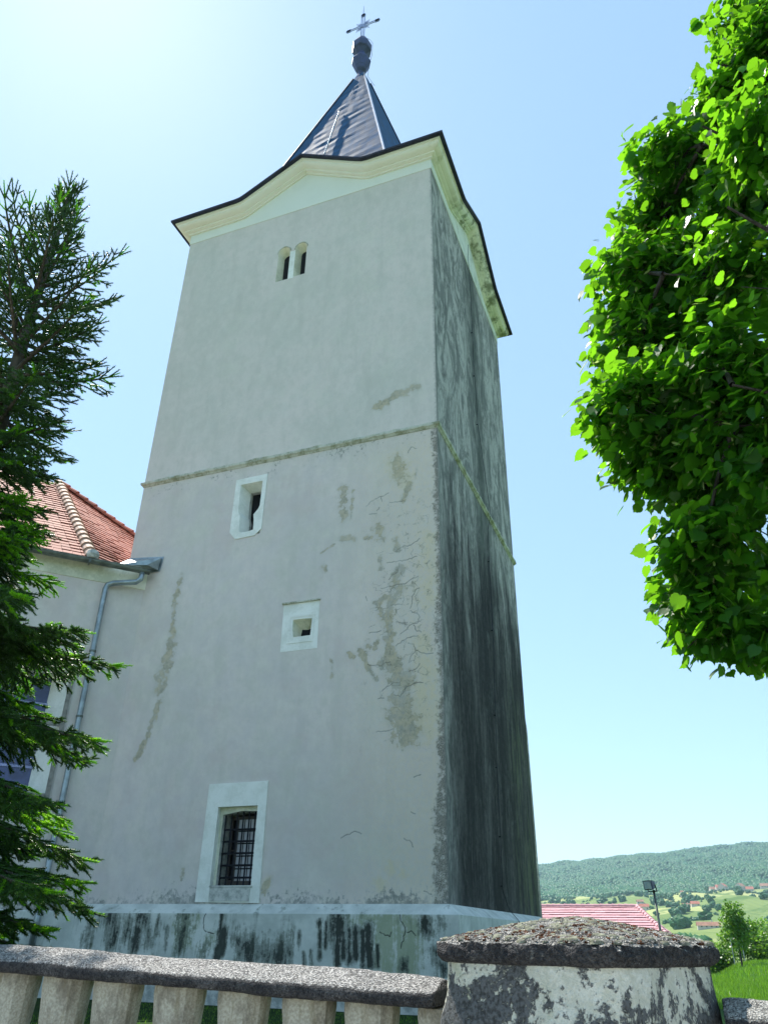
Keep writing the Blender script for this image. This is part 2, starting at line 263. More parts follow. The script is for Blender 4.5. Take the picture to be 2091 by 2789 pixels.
def plaster_side():
    q = N('weathered plaster'); x, y, z = q.xyz()
    s1 = q.noise(1.0, q.pos(1.9, 1.9, .32), detail=9, rough=.68, dist=.5); s2 = q.noise(1.0, q.pos(5, 5, .75, (1, 3, 2)), detail=9, rough=.72, dist=.8)
    s3 = q.noise(1.0, q.pos(14, 14, 2.4, (4, 1, 6)), detail=7, rough=.7, dist=.6)
    fine = q.noise(10, detail=9, rough=.75); mic = q.noise(60, detail=3); big = q.noise(.7, q.pos(1, 1, .5), detail=5); dg = q.noise(1.0, q.pos(1.7, 1.7, .75, (3, 1, 2)), detail=9, rough=.68, dist=1.8)
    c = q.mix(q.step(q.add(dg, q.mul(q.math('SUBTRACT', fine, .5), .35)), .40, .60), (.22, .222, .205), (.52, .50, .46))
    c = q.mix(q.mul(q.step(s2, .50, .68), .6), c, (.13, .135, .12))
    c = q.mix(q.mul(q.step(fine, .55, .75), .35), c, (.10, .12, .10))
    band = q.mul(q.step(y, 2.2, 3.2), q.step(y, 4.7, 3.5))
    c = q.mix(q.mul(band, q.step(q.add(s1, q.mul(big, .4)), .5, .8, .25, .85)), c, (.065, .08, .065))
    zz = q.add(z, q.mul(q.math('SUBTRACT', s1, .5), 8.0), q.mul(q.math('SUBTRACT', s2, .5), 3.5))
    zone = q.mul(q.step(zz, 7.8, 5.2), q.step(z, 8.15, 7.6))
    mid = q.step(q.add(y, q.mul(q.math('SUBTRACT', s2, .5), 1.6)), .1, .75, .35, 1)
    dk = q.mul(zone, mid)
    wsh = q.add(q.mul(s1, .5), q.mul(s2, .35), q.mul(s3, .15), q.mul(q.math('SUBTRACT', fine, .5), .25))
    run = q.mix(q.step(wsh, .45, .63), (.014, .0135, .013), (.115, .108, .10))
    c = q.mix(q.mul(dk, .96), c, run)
    pale = q.mul(q.mul(q.step(s3, .60, .72), q.step(s1, .44, .56)), zone)
    c = q.mix(q.mul(pale, .45), c, (.24, .29, .27))
    gr = q.mul(q.mul(q.step(y, 4.0, 5.3), q.step(s2, .45, .62)), q.step(z, 5.5, 3))
    c = q.mix(q.mul(gr, .6), c, (.14, .165, .08))
    c = q.mix(q.mul(q.step(mic, .60, .70), .4), c, (.05, .055, .045))
    edg = q.mul(q.step(y, .14, .0), q.step(fine, .35, .6)); c = q.mix(q.mul(edg, .5), c, (.10, .11, .10))
    mo = q.noise(2.6, q.pos(1, 1, .7, (9, 4, 2)), detail=9, rough=.72)
    c = q.mix(q.mul(q.step(mo, .50, .68), .42), c, (.05, .058, .05)); c = q.mix(q.mul(q.step(mo, .46, .30), .22), c, (.30, .34, .31))
    b = q.bump(q.add(fine, q.mul(s3, .5)), .4, .012, q.bump(q.noise(1.6, detail=3), .35, .05))
    return q.fin(c, .9, b, spec=.2)
def plaster_plinth():
    q = N('stained plinth plaster'); x, y, z = q.xyz()
    med = q.noise(2.5, detail=6, rough=.6); fine = q.noise(15, detail=8, rough=.7); st = q.noise(1.0, q.pos(7, 7, 1.1), detail=7, rough=.65)
    mic = q.noise(55, detail=3)
    c = q.mix(q.step(med, .35, .65), (.50, .53, .49), (.68, .70, .65))
    st2 = q.noise(1.0, q.pos(22, 22, 2.6), detail=8, rough=.72, dist=.5)
    n6 = q.noise(6, detail=8, rough=.7)
    wob = q.add(q.mul(q.math('SUBTRACT', fine, .5), 1.0), q.mul(q.math('SUBTRACT', st, .5), 1.6), q.mul(q.math('SUBTRACT', st2, .5), 1.5), q.mul(q.math('SUBTRACT', n6, .5), 1.2), q.mul(q.math('SUBTRACT', mic, .5), .4))
    any_ = q.step(q.at('patch'), .0, .10)
    c = q.mix(q.mul(q.step(q.add(q.at('yel'), wob), .2, .7), .65), c, (.25, .30, .145))
    c = q.mix(q.mul(q.step(st, .54, .70), .28), c, (.20, .24, .21))
    pm = q.add(q.at('patch'), wob)
    c = q.mix(q.mul(q.mul(any_, q.step(pm, .10, .50)), .72), c, (.16, .185, .15))
    c = q.mix(q.mul(q.mul(any_, q.step(pm, .50, .90)), .9), c, (.030, .034, .030))
    c = q.mix(q.mul(q.mul(q.step(q.add(st, q.mul(n6, .6)), .86, 1.05), q.step(x, -6.4, -5.8)), .5), c, (.10, .12, .10))
    ck = q.step(q.add(q.at('crack'), q.mul(q.math('SUBTRACT', mic, .5), .7)), .38, .72)
    c = q.mix(q.mul(ck, .85), c, (.05, .055, .045))
    b = q.bump(q.add(fine, q.mul(ck, -1.5), q.mul(st, .4)), .4, .012)
    return q.fin(c, .9, b, spec=.2)
def limewash(name, base, dirt, amt=.4, sc=3.0):
    q = N(name); n1 = q.noise(sc, detail=7, rough=.65); n2 = q.noise(sc*9, detail=6, rough=.7)
    c = q.mix(q.mul(q.step(q.add(n1, q.mul(n2, .35)), .58, .82), amt), base, dirt)
    c = q.mix(q.mul(q.step(q.noise(40, detail=2), .68, .74), .4), c, tuple(v*.45 for v in base))
    return q.fin(c, .9, q.bump(q.add(n1, n2), .3, .008), spec=.2)
def cornice_mat(name, base, dirt):
    q = N(name); x, y, z = q.xyz()
    n1 = q.noise(1.6, detail=7, rough=.65, dist=.6); n2 = q.noise(18, detail=6, rough=.7); side = q.step(x, -.02, .06)
    c = q.mix(q.mul(q.step(q.add(n1, q.mul(n2, .2)), .56, .8), q.add(.1, q.mul(side, .7))), base, dirt)
    al = q.mul(side, q.mul(q.step(y, .6, 2.6), q.step(q.noise(2.6, q.pos(1, 1, 1), detail=8, rough=.7), .46, .62)))
    c = q.mix(q.mul(al, .75), c, (.10, .125, .05))
    return q.fin(c, .9, q.bump(q.add(n1, n2), .3, .01), spec=.2)
def concrete(name, base=(.30, .29, .28), lich=.5, dark=.0, scale=1.0, crust=.75):
    q = N(name); g = q.n('ShaderNodeNewGeometry'); sx = q.n('ShaderNodeSeparateXYZ'); q.lk(g.outputs['Normal'], sx.inputs[0])
    n1 = q.noise(9*scale, detail=9, rough=.75); n2 = q.noise(75*scale, detail=6, rough=.75); n3 = q.noise(3.0*scale, detail=6)
    upm = q.step(q.add(sx.outputs[2], q.mul(q.math('SUBTRACT', n2, .5), .9), q.mul(q.math('SUBTRACT', n1, .5), .6)), .55, .78)
    v = q.voro(210*scale); v2 = q.voro(210*scale, out='Color'); sv = q.n('ShaderNodeSeparateXYZ'); q.lk(v2, sv.inputs[0])
    lt = tuple(min(.9, c*1.9) for c in base); dk = tuple(c*.30 for c in base)
    c = q.mix(q.step(sv.outputs[0], .1, .9), dk, base)
    c = q.mix(q.mul(q.step(sv.outputs[1], .62, .8), .85), c, lt)
    c = q.mix(q.mul(q.step(n3, .52, .66), .3), c, dk)
    side = q.math('SUBTRACT', 1.0, upm)
    cr = q.mul(side, q.step(q.add(n1, q.mul(n2, .35)), .46, .70, crust, 1.0))
    c = q.mix(q.mul(cr, .95), c, q.mix(q.step(n2, .40, .66), (.016, .016, .020), (.085, .08, .08)))
    wl = q.mul(q.step(q.noise(21*scale, detail=6, rough=.75), .60, .66), lich)
    c = q.mix(wl, c, (.42, .43, .40))
    b = q.bump(q.add(q.mul(v, 1.6), n2), 1.0, .006, q.bump(n1, .7, .03))
    return q.fin(c, .9, b, spec=.3)
def pillar_mat():
    q = N('lichened pillar plaster'); x, y, z = q.xyz()
    n1 = q.noise(3.6, q.pos(1, 1, .85), detail=9, rough=.72, dist=.5); n2 = q.noise(26, detail=8, rough=.75); n3 = q.noise(90, detail=4)
    m = q.add(n1, q.mul(q.math('SUBTRACT', n2, .5), .45), q.mul(q.math('SUBTRACT', n3, .5), .15))
    m = q.add(m, q.step(z, -.60, -.48, .015, -.06))
    dk = q.step(m, .487, .53)
    base = q.mix(q.step(n2, .4, .65), (.52, .52, .43), (.70, .70, .62))
    base = q.mix(q.mul(q.step(q.noise(5, q.pos(1, 1, 1, (4, 2, 1))), .56, .68), .5), base, (.30, .33, .16))
    blk = q.mix(q.step(n3, .35, .62), (.018, .019, .022), (.095, .10, .105))
    c = q.mix(q.mul(dk, .95), base, blk)
    b = q.bump(q.add(n2, q.mul(dk, .6), n3), .7, .008, q.bump(n1, .4, .03))
    return q.fin(c, .92, b, spec=.2)
def metal_roof(name, base, rough=.3, dents=.5, spec=.5):
    q = N(name); x, y, z = q.xyz()
    st = q.noise(5, q.pos(1, 1, .4), detail=7, rough=.65); fr = q.math('FRACT', q.math('MULTIPLY', z, 2.05))
    seam = q.step(q.math('ABSOLUTE', q.math('SUBTRACT', fr, .5)), .455, .495)
    c = q.mix(q.step(st, .35, .7), tuple(v*.7 for v in base), tuple(v*1.35 for v in base))
    c = q.mix(q.mul(seam, .5), c, tuple(v*.3 for v in base))
    h = q.add(q.mul(q.noise(.8, q.pos(1, 1, 1.5), detail=2), 1.3*dents), q.mul(seam, .12))
    return q.fin(c, q.step(st, .3, .7, rough, rough+.16), q.bump(h, .35, .06), metal=.0, spec=spec)
def leafmat(name, c1, c2, trans, tf=.5, gloss=.12, scale=1.3, rough=.4):
    q = N(name); oi = q.noise(scale, detail=3); i2 = q.noise(scale*14, detail=1)
    g = q.n('ShaderNodeNewGeometry')
    rp = g.outputs['Random Per Island']
    c = q.mix(q.step(q.add(q.mul(oi, .6), q.mul(rp, .4)), .25, .75), c1, c2)
    t = q.mix(q.step(rp, 0, 1), tuple(v*.75 for v in trans), tuple(min(1, v*1.2) for v in trans))
    q.put(q.b.inputs['Base Color'], c); q.b.inputs['Roughness'].default_value = rough; q.b.inputs['Specular IOR Level'].default_value = gloss*3
    tr = q.n('ShaderNodeBsdfTranslucent'); q.lk(t, tr.inputs[0])
    ms = q.n('ShaderNodeMixShader'); ms.inputs[0].default_value = tf
    q.lk(q.b.outputs[0], ms.inputs[1]); q.lk(tr.outputs[0], ms.inputs[2]); q.lk(ms.outputs[0], q.out.inputs[0])
    return q.m
def bark(name, c1, c2):
    q = N(name); n1 = q.noise(8, q.pos(3, 3, .7), detail=7, rough=.7)
    return q.fin(q.mix(q.step(n1, .35, .65), c1, c2), .9, q.bump(n1, .8, .02), spec=.15)
def tile_mat(name, cols, worn=.25, sc=6.0):
    q = N(name); g = q.n('ShaderNodeNewGeometry'); rp = g.outputs['Random Per Island']
    n1 = q.noise(1.2, detail=5); n2 = q.noise(22, detail=6, rough=.7)
    c = q.mix(rp, cols[0], cols[1]); c = q.mix(q.mul(q.step(n1, .5, .75), worn), c, cols[2]); c = q.mix(q.mul(q.step(n2, .55, .75), .35), c, tuple(v*.5 for v in cols[0]))
    return q.fin(c, .75, q.bump(n2, .3, .006), spec=.3)
M = {}
M['front'] = plaster_front(); M['side'] = plaster_side(); M['plinth'] = plaster_plinth()
M['white'] = limewash('white limewash', (.87, .88, .83), (.52, .54, .46), .35)
M['whiterough'] = limewash('worn limewash', (.60, .60, .56), (.25, .27, .25), .75, 9)
M['cream'] = cornice_mat('cream stucco', (.85, .84, .75), (.56, .57, .44))
M['frieze'] = cornice_mat('pale stucco', (.80, .82, .74), (.40, .45, .36))
M['string'] = limewash('mossy stucco', (.60, .60, .52), (.20, .21, .11), .8, 3.6)
M['churchcream'] = limewash('cream painted band', (.82, .81, .67), (.35, .38, .25), .5, 1.5)
M['soffit'] = plain('dark soffit board', (.10, .085, .08), .7)
M['drip'] = plain('dark sheet metal edge', (.022, .025, .045), .6, .1, .3, 4)
M['metal'] = metal_roof('dark sheet metal', (.035, .095, .20), .60, .35, .07)
M['finial'] = metal_roof('finial sheet metal', (.05, .065, .16), .42, .0)
M['iron'] = plain('galvanised iron', (.34, .37, .60), .55, .15)
M['hipglint'] = plain('sun glint flashing', (.75, .66, .62), .22, .9, .1)  # pale pinkish colour carries the sun glint of the near hip
M['ridgeflash'] = plain('grey flashing', (.42, .46, .48), .4, .7, .15)
M['blackiron'] = plain('black iron', (.012, .013, .02), .5, .2)
M['dark'] = plain('painted interior shade', (.012, .012, .016), .9)  # near-black colour stands in for the unlit inside of the tower
M['pane'] = plain('pale curtain', (.55, .56, .60), .8, 0, .12)
M['wood'] = plain('weathered wood', (.24, .23, .21), .8, 0, .3, 9)
M['zinc'] = plain('zinc sheet', (.33, .38, .40), .42, .75, .25, 5)
M['gutter'] = plain('dull gutter metal', (.16, .18, .16), .5, .6, .35, 5)
M['coping'] = concrete('grainy coping concrete', (.42, .40, .38), .2)
M['capstone'] = concrete('cap concrete', (.34, .33, .31), .35, scale=.8, crust=.9)
M['baluster'] = limewash('cast baluster concrete', (.44, .39, .28), (.15, .125, .09), .9, 7)
M['pillar'] = pillar_mat()
def baluster_mat():
    q = N('streaked cast concrete'); x, y, z = q.xyz(); n1 = q.noise(1.0, q.pos(30, 30, 5), detail=8, rough=.7); n2 = q.noise(8, q.pos(1, 1, .6), detail=7, rough=.7); n3 = q.noise(120, detail=3)
    c = q.mix(q.step(n3, .35, .65), (.33, .31, .25), (.46, .44, .36)); c = q.mix(q.mul(q.step(n2, .46, .64), .75), c, (.15, .13, .10)); c = q.mix(q.mul(q.step(n1, .5, .68), .6), c, (.20, .17, .10))
    c = q.mix(q.mul(q.step(q.add(n2, n1), .82, .70), .45), c, (.56, .56, .52))
    return q.fin(c, .92, q.bump(q.add(n3, q.mul(n2, 2)), .6, .006), spec=.2)
M['baluster'] = baluster_mat()
M['coping_side'] = concrete('mottled coping concrete', (.46, .45, .42), .8)
M['greymoss'] = plain('grey cushion moss', (.27, .27, .20), .95, 0, .4, 60, .1, .9)
M['redmoss'] = plain('rusty moss', (.085, .036, .018), .95, 0, .7, 50, .1, .9)
M['tile'] = tile_mat('clay tiles', [(.27, .07, .045), (.40, .13, .085), (.32, .18, .13)])
M['hiptile'] = tile_mat('clay hip tiles', [(.42, .27, .20), (.50, .34, .26), (.35, .30, .25)])
M['redtile'] = tile_mat('red concrete tiles', [(.50, .27, .29), (.56, .31, .33), (.55, .36, .36)], .4)  # base paled towards pink to paint the sky sheen on the tiles
M['needle'] = leafmat('spruce needles', (.020, .06, .016), (.045, .115, .022), (.12, .28, .03), .22, .1)
M['newlitneedle'] = leafmat('fresh sunlit spruce needles', (.08, .24, .01), (.14, .34, .02), (.30, .70, .02), .48, .08)  # new growth, its colour brightened for the backlit low lobes
M['leaf'] = leafmat('lime leaves', (.014, .065, .006), (.03, .12, .010), (.23, .58, .015), .50, .10)
M['bract'] = leafmat('lime bracts', (.25, .36, .10), (.34, .44, .16), (.45, .6, .18), .4, .1)
M['hedge'] = leafmat('hedge leaves', (.05, .13, .015), (.10, .22, .03), (.25, .50, .04), .35, .12, .6)
M['farleaf'] = leafmat('far foliage', (.020, .080, .028), (.045, .135, .042), (.10, .28, .03), .12, .05, .05)
M['bark'] = bark('spruce bark', (.05, .045, .035), (.11, .10, .08))
M['limebark'] = bark('lime bark', (.035, .033, .03), (.08, .075, .065))
M['blades'] = leafmat('grass blades', (.07, .17, .015), (.13, .27, .03), (.25, .5, .03), .35, .1, .3)
# ------------------------------------------------------------------ terrain
def sstep(a, b, x): t = np.clip((x-a)/(b-a), 0, 1); return t*t*(3-2*t)
PR = [(0, -1.27), (56, -1.3), (75, -3.0), (110, -6.0), (200, -5.5), (300, -2.0), (420, 3.5), (600, 10), (800, 19.5), (1000, 31), (1200, 45), (1500, 74), (1750, 100), (2100, 152), (2450, 212), (2700, 250), (2950, 262), (3300, 240), (4500, 180), (7500, 60), (14000, -20)]
PRx = np.array([p[0] for p in PR], float); PRz = np.array([p[1] for p in PR], float)
AZs = np.array([-180, -60, -18, -11, -5.1, -.5, 3.6, 12, 60, 180.]); AZf = np.array([.35, .45, .72, .775, .905, .985, 1.02, 1.0, .7, .35])
def wav(x, y):
    return (np.sin(x/37.+1.3)*np.cos(y/53.+.4)+.6*np.sin(x/19.+y/31.)+.5*np.sin((x-y)/71.+2.)+.8*np.sin(x/113.+y/160.+1))
def th(x, y):
    x = np.asarray(x, float); y = np.asarray(y, float)
    dx, dy = x-3.43, y+11.4; r = np.hypot(dx, dy); az = np.degrees(np.arctan2(dx, dy))
    z = np.interp(r, PRx, PRz); s = np.interp(az, AZs, AZf)
    z = np.where(z > 0, z*s, z)
    z = z+wav(x, y)*np.clip((r-120)/900, 0, 1)*np.where(r > 1400, 4.5, 5.5)
    z = z-2.6*sstep(14, 34, y)*sstep(5, -1, x)*sstep(120, 60, r)
    z = z+.05*np.sin(x*1.7+y*.8)*np.cos(y*1.3)*sstep(6, 14, np.hypot(x+3.3, y-3.2))*sstep(200, 60, r)
    z = np.where(y < -8.55, np.where(r < 60, -2.0, z), z)
    return z
def gaps(segs):
    o = []
    for a, b, d in segs: o += list(np.arange(a, b, d))
    return np.array(sorted(set(np.round(o, 3))))
gx = gaps([(-14000, -2000, 800), (-2000, -900, 60), (-900, -60, 17), (-60, -14, 3), (-14, 14, .7), (14, 60, 3), (60, 520, 17), (520, 2000, 80), (2000, 14001, 800)])
gy = gaps([(-9000, -600, 700), (-600, -40, 60), (-40, -12, 3), (-12, -8.7, .55), (-8.64, -8.5, .1), (-8.5, 20, .7), (20, 110, 3), (110, 1200, 18), (1200, 3600, 26), (3600, 14001, 600)])
GX, GY = np.meshgrid(gx, gy, indexing='ij'); GZ = th(GX, GY)
V = np.stack([GX, GY, GZ], -1).reshape(-1, 3); ny = len(gy)
I, J = np.meshgrid(np.arange(len(gx)-1), np.arange(ny-1), indexing='ij'); b0 = (I*ny+J).ravel()
F = np.stack([b0, b0+ny, b0+ny+1, b0+1], -1)
def ground_mat():
    q = N('ground'); x, y, z = q.xyz()
    n1 = q.noise(.35, detail=5); n2 = q.noise(3, detail=8, rough=.7); n3 = q.noise(30, detail=4)
    near = q.mix(q.step(n1, .35, .65), (.030, .080, .010), (.070, .150, .018))
    near = q.mix(q.mul(q.step(n2, .5, .72), .5), near, (.10, .13, .04)); near = q.mix(q.mul(q.step(n3, .55, .75), .4), near, (.03, .06, .012))
    # fields in strips on the far slope
    vc = q.voro(1.0, q.pos(.0075, .011, 0), out='Color'); sv = q.n('ShaderNodeSeparateXYZ'); q.lk(vc, sv.inputs[0])
    fld = q.mix(sv.outputs[0], (.12, .18, .055), (.22, .26, .09)); fld = q.mix(q.mul(q.step(sv.outputs[1], .72, .8), .8), fld, (.36, .37, .15))
    fld = q.mix(q.mul(q.step(q.math('SINE', q.math('MULTIPLY', q.add(x, q.mul(y, .4)), .9)), .2, .9), .22), fld, (.07, .12, .03))
    fld = q.mix(q.mul(q.step(q.noise(.03, detail=7, rough=.65), .52, .64), .7), fld, (.05, .11, .025))
    yard_shade = q.mul(q.mul(q.step(y, -8.5, -8.2), q.step(y, .5, -.2)), q.step(x, 4.5, 3.0)); near = q.mix(yard_shade, near, q.mix(q.step(n2, .35, .65), (.012, .032, .007), (.03, .06, .012)))  # yard in front of the tower darkened in colour to deepen its shade
    c_out = q.mix(q.step(n2, .3, .7), (.42, .40, .37), (.52, .50, .46)); rd = q.mul(q.step(y, -8.55, -8.6), q.step(y, -24, -20)); near = q.mix(rd, near, c_out)  # unseen ground outside, made pale to bounce light onto the tower front
    fr = q.at('forest')
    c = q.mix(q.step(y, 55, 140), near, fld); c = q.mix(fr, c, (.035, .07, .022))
    return q.fin(c, .95, q.bump(q.add(n2, n3), .5, .04), spec=.1)
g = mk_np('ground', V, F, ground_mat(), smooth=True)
rr = np.hypot(V[:, 0]-3.43, V[:, 1]+11.4)
FL = lambda x, y: 1500+60*np.sin(x/90.)+45*np.sin(x/33.+1)
attr(g, 'forest', sstep(-25, 25, np.hypot(V[:, 0]-3.43, V[:, 1]+11.4)-FL(V[:, 0], V[:, 1])))
tag(g, kind='structure')

# ------------------------------------------------------------------ church tower
Wd, Zs, Zt = 6.5, 8.0, 15.40
TC = (-3.25, 3.25, -1.27)
tower = empty('church_tower', TC, 'tall square church tower in grey flaking plaster with pointed blue metal spire', 'tower')
def grid(name, us, vs, holes, mp, m, parent, strokes=None):
    us, vs = np.array(us), np.array(vs); U, Vv = np.meshgrid(us, vs, indexing='ij')
    P = mp(U.ravel(), Vv.ravel()); nv = len(vs)
    I, J = np.meshgrid(np.arange(len(us)-1), np.arange(nv-1), indexing='ij')
    cu = (us[:-1]+us[1:])/2; cv = (vs[:-1]+vs[1:])/2; CU, CV = np.meshgrid(cu, cv, indexing='ij')
    keep = np.ones(CU.shape, bool)
    for x0, x1, z0, z1 in holes: keep &= ~((CU > x0) & (CU < x1) & (CV > z0) & (CV < z1))
    b = (I*nv+J)[keep].ravel(); F = np.stack([b, b+nv, b+nv+1, b+1], -1)
    o = mk_np(name, P, F, m, parent)
    if strokes:
        for k, (st, wk) in strokes.items(): attr(o, k, paint(U.ravel(), Vv.ravel(), st, wk, 1.8 if k == 'crack' else 2.2))
    return o
def lines(a, b, d, extra=()):
    n = max(1, int(round((b-a)/d))); L = list(np.linspace(a, b, n+1)); h = []
    for e in extra:
        if a < e < b: h.append(e)
    L = [v for v in L if all(abs(v-e) > d*.35 for e in h)]+h
    return sorted(L)
BAR, SLI, SQU, TWI = (-3.99, -3.0, .10, 1.70), (-4.19, -3.61, 6.38, 7.64), (-2.88, -2.30, 3.98, 4.76), (-3.95, -3.05, 13.0, 14.26)
hol = [BAR, SLI, SQU, TWI]
ex = [h[0] for h in hol]+[h[1] for h in hol]; ez = [h[2] for h in hol]+[h[3] for h in hol]
CR = [([tuple(p) for p in jitter(c, .014, .035)], .011, 1.0) for c in CRACK]
random.seed(11)
for k in range(26):     # fine craze lines around the surveyed ones
    x = random.uniform(-1.3, -.25); z = random.uniform(2.6, 5.6); L = random.uniform(.1, .35); a = random.gauss(.1, .7)
    CR.append((jitter([(x, z), (x+L*math.cos(a), z+L*math.sin(a))], .025, .04), .009, .8))
st = {'patch': (PATCH, .82), 'yel': (YEL, .8), 'crack': (CR, 1.0)}
wf = grid('wall', lines(-6.6, -1.7, .035, ex), lines(-.15, 8.02, .035, ez), hol, lambda u, v: np.stack([u, u*0, v], -1), M['front'], tower, st)
wf = grid('wall', lines(-1.7, 0, .0115), lines(-.15, 8.02, .0115), [], lambda u, v: np.stack([u, u*0, v], -1), M['front'], tower, st)
wf2 = grid('wall', lines(-6.6, 0, .05, ex), lines(8.02, Zt, .05, ez), hol, lambda u, v: np.stack([u, u*0, v], -1), M['front'], tower, {'patch': (PATCH, .82)})
grid('wall', lines(0, Wd, .2), lines(-.15, Zt, .2), [], lambda u, v: np.stack([u*0, u, v], -1), M['side'], tower)
mk('wall', [(-6.6, 0, -.15), (-6.6, Wd, -.15), (-6.6, Wd, Zt), (-6.6, 0, Zt)], [(0, 1, 2, 3)], M['front'], tower)
mk('wall', [(0, Wd, -.15), (-6.6, Wd, -.15), (-6.6, Wd, Zt), (0, Wd, Zt)], [(0, 1, 2, 3)], M['side'], tower)
# plinth: battered block with sloped top, front face painted with surveyed stains
po = .19
ups = [([tuple(p) for p in jitter(c, .012, .03)], .008, 1.1) for c in PLCR]
grid('plinth', lines(-6.6-po, po, .012), lines(-.86, -.125, .012), [], lambda u, v: np.stack([u, -po-.02*(-.125-v)/1.2+u*0, v], -1), M['plinth'], tower, {'patch': (PLST, .6), 'yel': (PLYG, .8), 'crack': (ups, 1)})
pf_ = MB(); pf_.add([(-6.6-po, -po-.012, -1.4), (po, -po-.012, -1.4), (po, -po-.012-.0005, -.86), (-6.6-po, -po-.0125, -.86)], [(0, 1, 2, 3)]); pf_.build('plinth', M['plinth'], tower)
mb = MB()
def ringz(o, z): return [(-6.6-o, -o, z), (o, -o, z), (o, Wd+o, z), (-6.6-o, Wd+o, z)]
rA, rB, rC = ringz(-.02, .0), ringz(0, 0), ringz(po, -.125)
n = 40
for i in range(4):      # sloping top, slightly uneven
    a0, a1, b0_, b1_ = rB[i], rB[(i+1) % 4], rC[i], rC[(i+1) % 4]
    for k in range(n):
        t0, t1 = k/n, (k+1)/n; L = lambda p, q_, t: tuple(p[j]+(q_[j]-p[j])*t for j in range(3))
        w0 = .006*math.sin(k*1.9+i); w1 = .006*math.sin((k+1)*1.9+i)
        if k == 0: w0 = 0
        if k == n-1: w1 = 0
        p = [L(a0, a1, t0), L(a0, a1, t1), L(b0_, b1_, t1), L(b0_, b1_, t0)]
        p[0] = (p[0][0], p[0][1], p[0][2]+.01); p[1] = (p[1][0], p[1][1], p[1][2]+.01)
        mb.add(p, [(0, 1, 2, 3)])
for i in (1, 2, 3):
    a, b = rC[i], rC[(i+1) % 4]; mb.add([a, b, (b[0], b[1], -1.4), (a[0], a[1], -1.4)], [(0, 1, 2, 3)])
mb.build('plinth_slope', M['plinth'], tower)
mb = MB(); mb.box(-6.6-.25, .25, -.25, -.13, -1.4, -1.02); mb.box(.2, .25, -.13, Wd, -1.4, -1.02)
mb.build('footing', M['whiterough'], tower, bevel=.015)
# string course
mb = MB(); prof = [(0, -.125), (.014, -.122), (.028, -.095), (.055, -.075), (.06, -.03), (.05, -.012), (.0, .025)]
n = 60
random.seed(5)
for i in range(4):
    prev = None
    for k in range(n+1):
        t = k/n; row = []
        for j, (o, h) in enumerate(prof):
            a, b = ringz(o, Zs+.12+h)[i], ringz(o, Zs+.12+h)[(i+1) % 4]
            nz = mnoise.noise(Vector((k*.9+i*50, j*.7, 3))); wob = 0 if k in (0, n) or o == 0 else nz
            p = [a[m_]+(b[m_]-a[m_])*t for m_ in range(3)]
            d = (0, -1, 0) if i == 0 else (1, 0, 0) if i == 1 else (0, 1, 0) if i == 2 else (-1, 0, 0)
            row.append((p[0]+d[0]*wob*.022, p[1]+d[1]*wob*.022, p[2]+wob*.016))
        if prev:
            q0 = len(mb.v); m_ = len(row)
            mb.add(prev+row, [(j, j+1, m_+j+1, m_+j) for j in range(m_-1)])
        prev = row
mb.build('string_course', M['string'], tower)
# frieze band + tympanum + cornice following the gable line on all four sides
Zc = 15.715
GP = [(0, 0), (1.48, 0), (1.62, .02), (1.76, .09), (3.25, .94), (4.74, .09), (4.88, .02), (5.02, 0), (6.5, 0)]
def side_pt(i, s, o, z):
    W_ = 6.6 if i in (0, 2) else Wd
    S = s*W_/6.5; S = -o if s == 0 else W_+o if s == 6.5 else S
    if i == 0: return (-6.6+S, -o, z)
    if i == 1: return (o, S, z)
    if i == 2: return (-S, Wd+o, z)
    return (-6.6-o, Wd-S, z)
for i in range(4):
    mb = MB()
    for (s0, g0), (s1, g1) in zip(GP[:-1], GP[1:]):
        mb.add([side_pt(i, s0, .012, Zt-.0), side_pt(i, s1, .012, Zt), side_pt(i, s1, .012, Zc+g1+.02), side_pt(i, s0, .012, Zc+g0+.02)], [(0, 1, 2, 3)])
        mb.add([side_pt(i, s0, .0, Zt-.0), side_pt(i, s1, .0, Zt), side_pt(i, s1, .012, Zt), side_pt(i, s0, .012, Zt)], [(0, 1, 2, 3)])
    mb.build('frieze', M['frieze'], tower)
cp = [(.012, 0), (.052, -.006), (.055, .044), (.09, .048), (.13, .052), (.134, .098), (.16, .10), (.20, .104), (.25, .125), (.282, .155), (.292, .195), (.294, .214), (.324, .216), (.328, .268), (.30, .30)]
mb = MB()
for i in range(4):
    rows = [[side_pt(i, s, o, Zc+g_+h) for o, h in cp] for s, g_ in GP]
    for a, b in zip(rows[:-1], rows[1:]):
        m_ = len(a); mb.add(a+b, [(j, j+1, m_+j+1, m_+j) for j in range(m_-1)])
mb.build('cornice', M['cream'], tower)
# roof: metal drip edge, skirt, spire
mb = MB()
for i in range(4):
    rows = [[side_pt(i, s, o, Zc+g_+h) for o, h in [(.30, .262), (.405, .255), (.418, .26), (.42, .315), (.40, .32)]] for s, g_ in GP]
    for a, b in zip(rows[:-1], rows[1:]):
        m_ = len(a); mb.add(a+b, [(j, j+1, m_+j+1, m_+j) for j in range(m_-1)])
mb.build('roof_edge', M['drip'], tower)
SC = Vector((-3.38, 3.24, 0)); ZA = 26.33; RK = .379; SR = .16
def spire_pt(ang, z):      # square cross-section, ang = compass radians
    k = RK*(ZA-z); a = (ang-SR) % (math.pi/2)-math.pi/4      # faces centred on multiples of 90 deg
    r = k*math.cos(math.pi/4)/math.cos(a)
    return Vector((SC.x+r*math.sin(ang), SC.y+r*math.cos(ang), z))
zb = 17.25
base = []
for i in range(4):
    for s, g_ in GP[:-1]: base.append(Vector(side_pt(i, s, .41, Zc+g_+.318)))
top = [spire_pt(math.atan2(p.x-SC.x, p.y-SC.y), zb) for p in base]
mb = MB(); m_ = len(base)
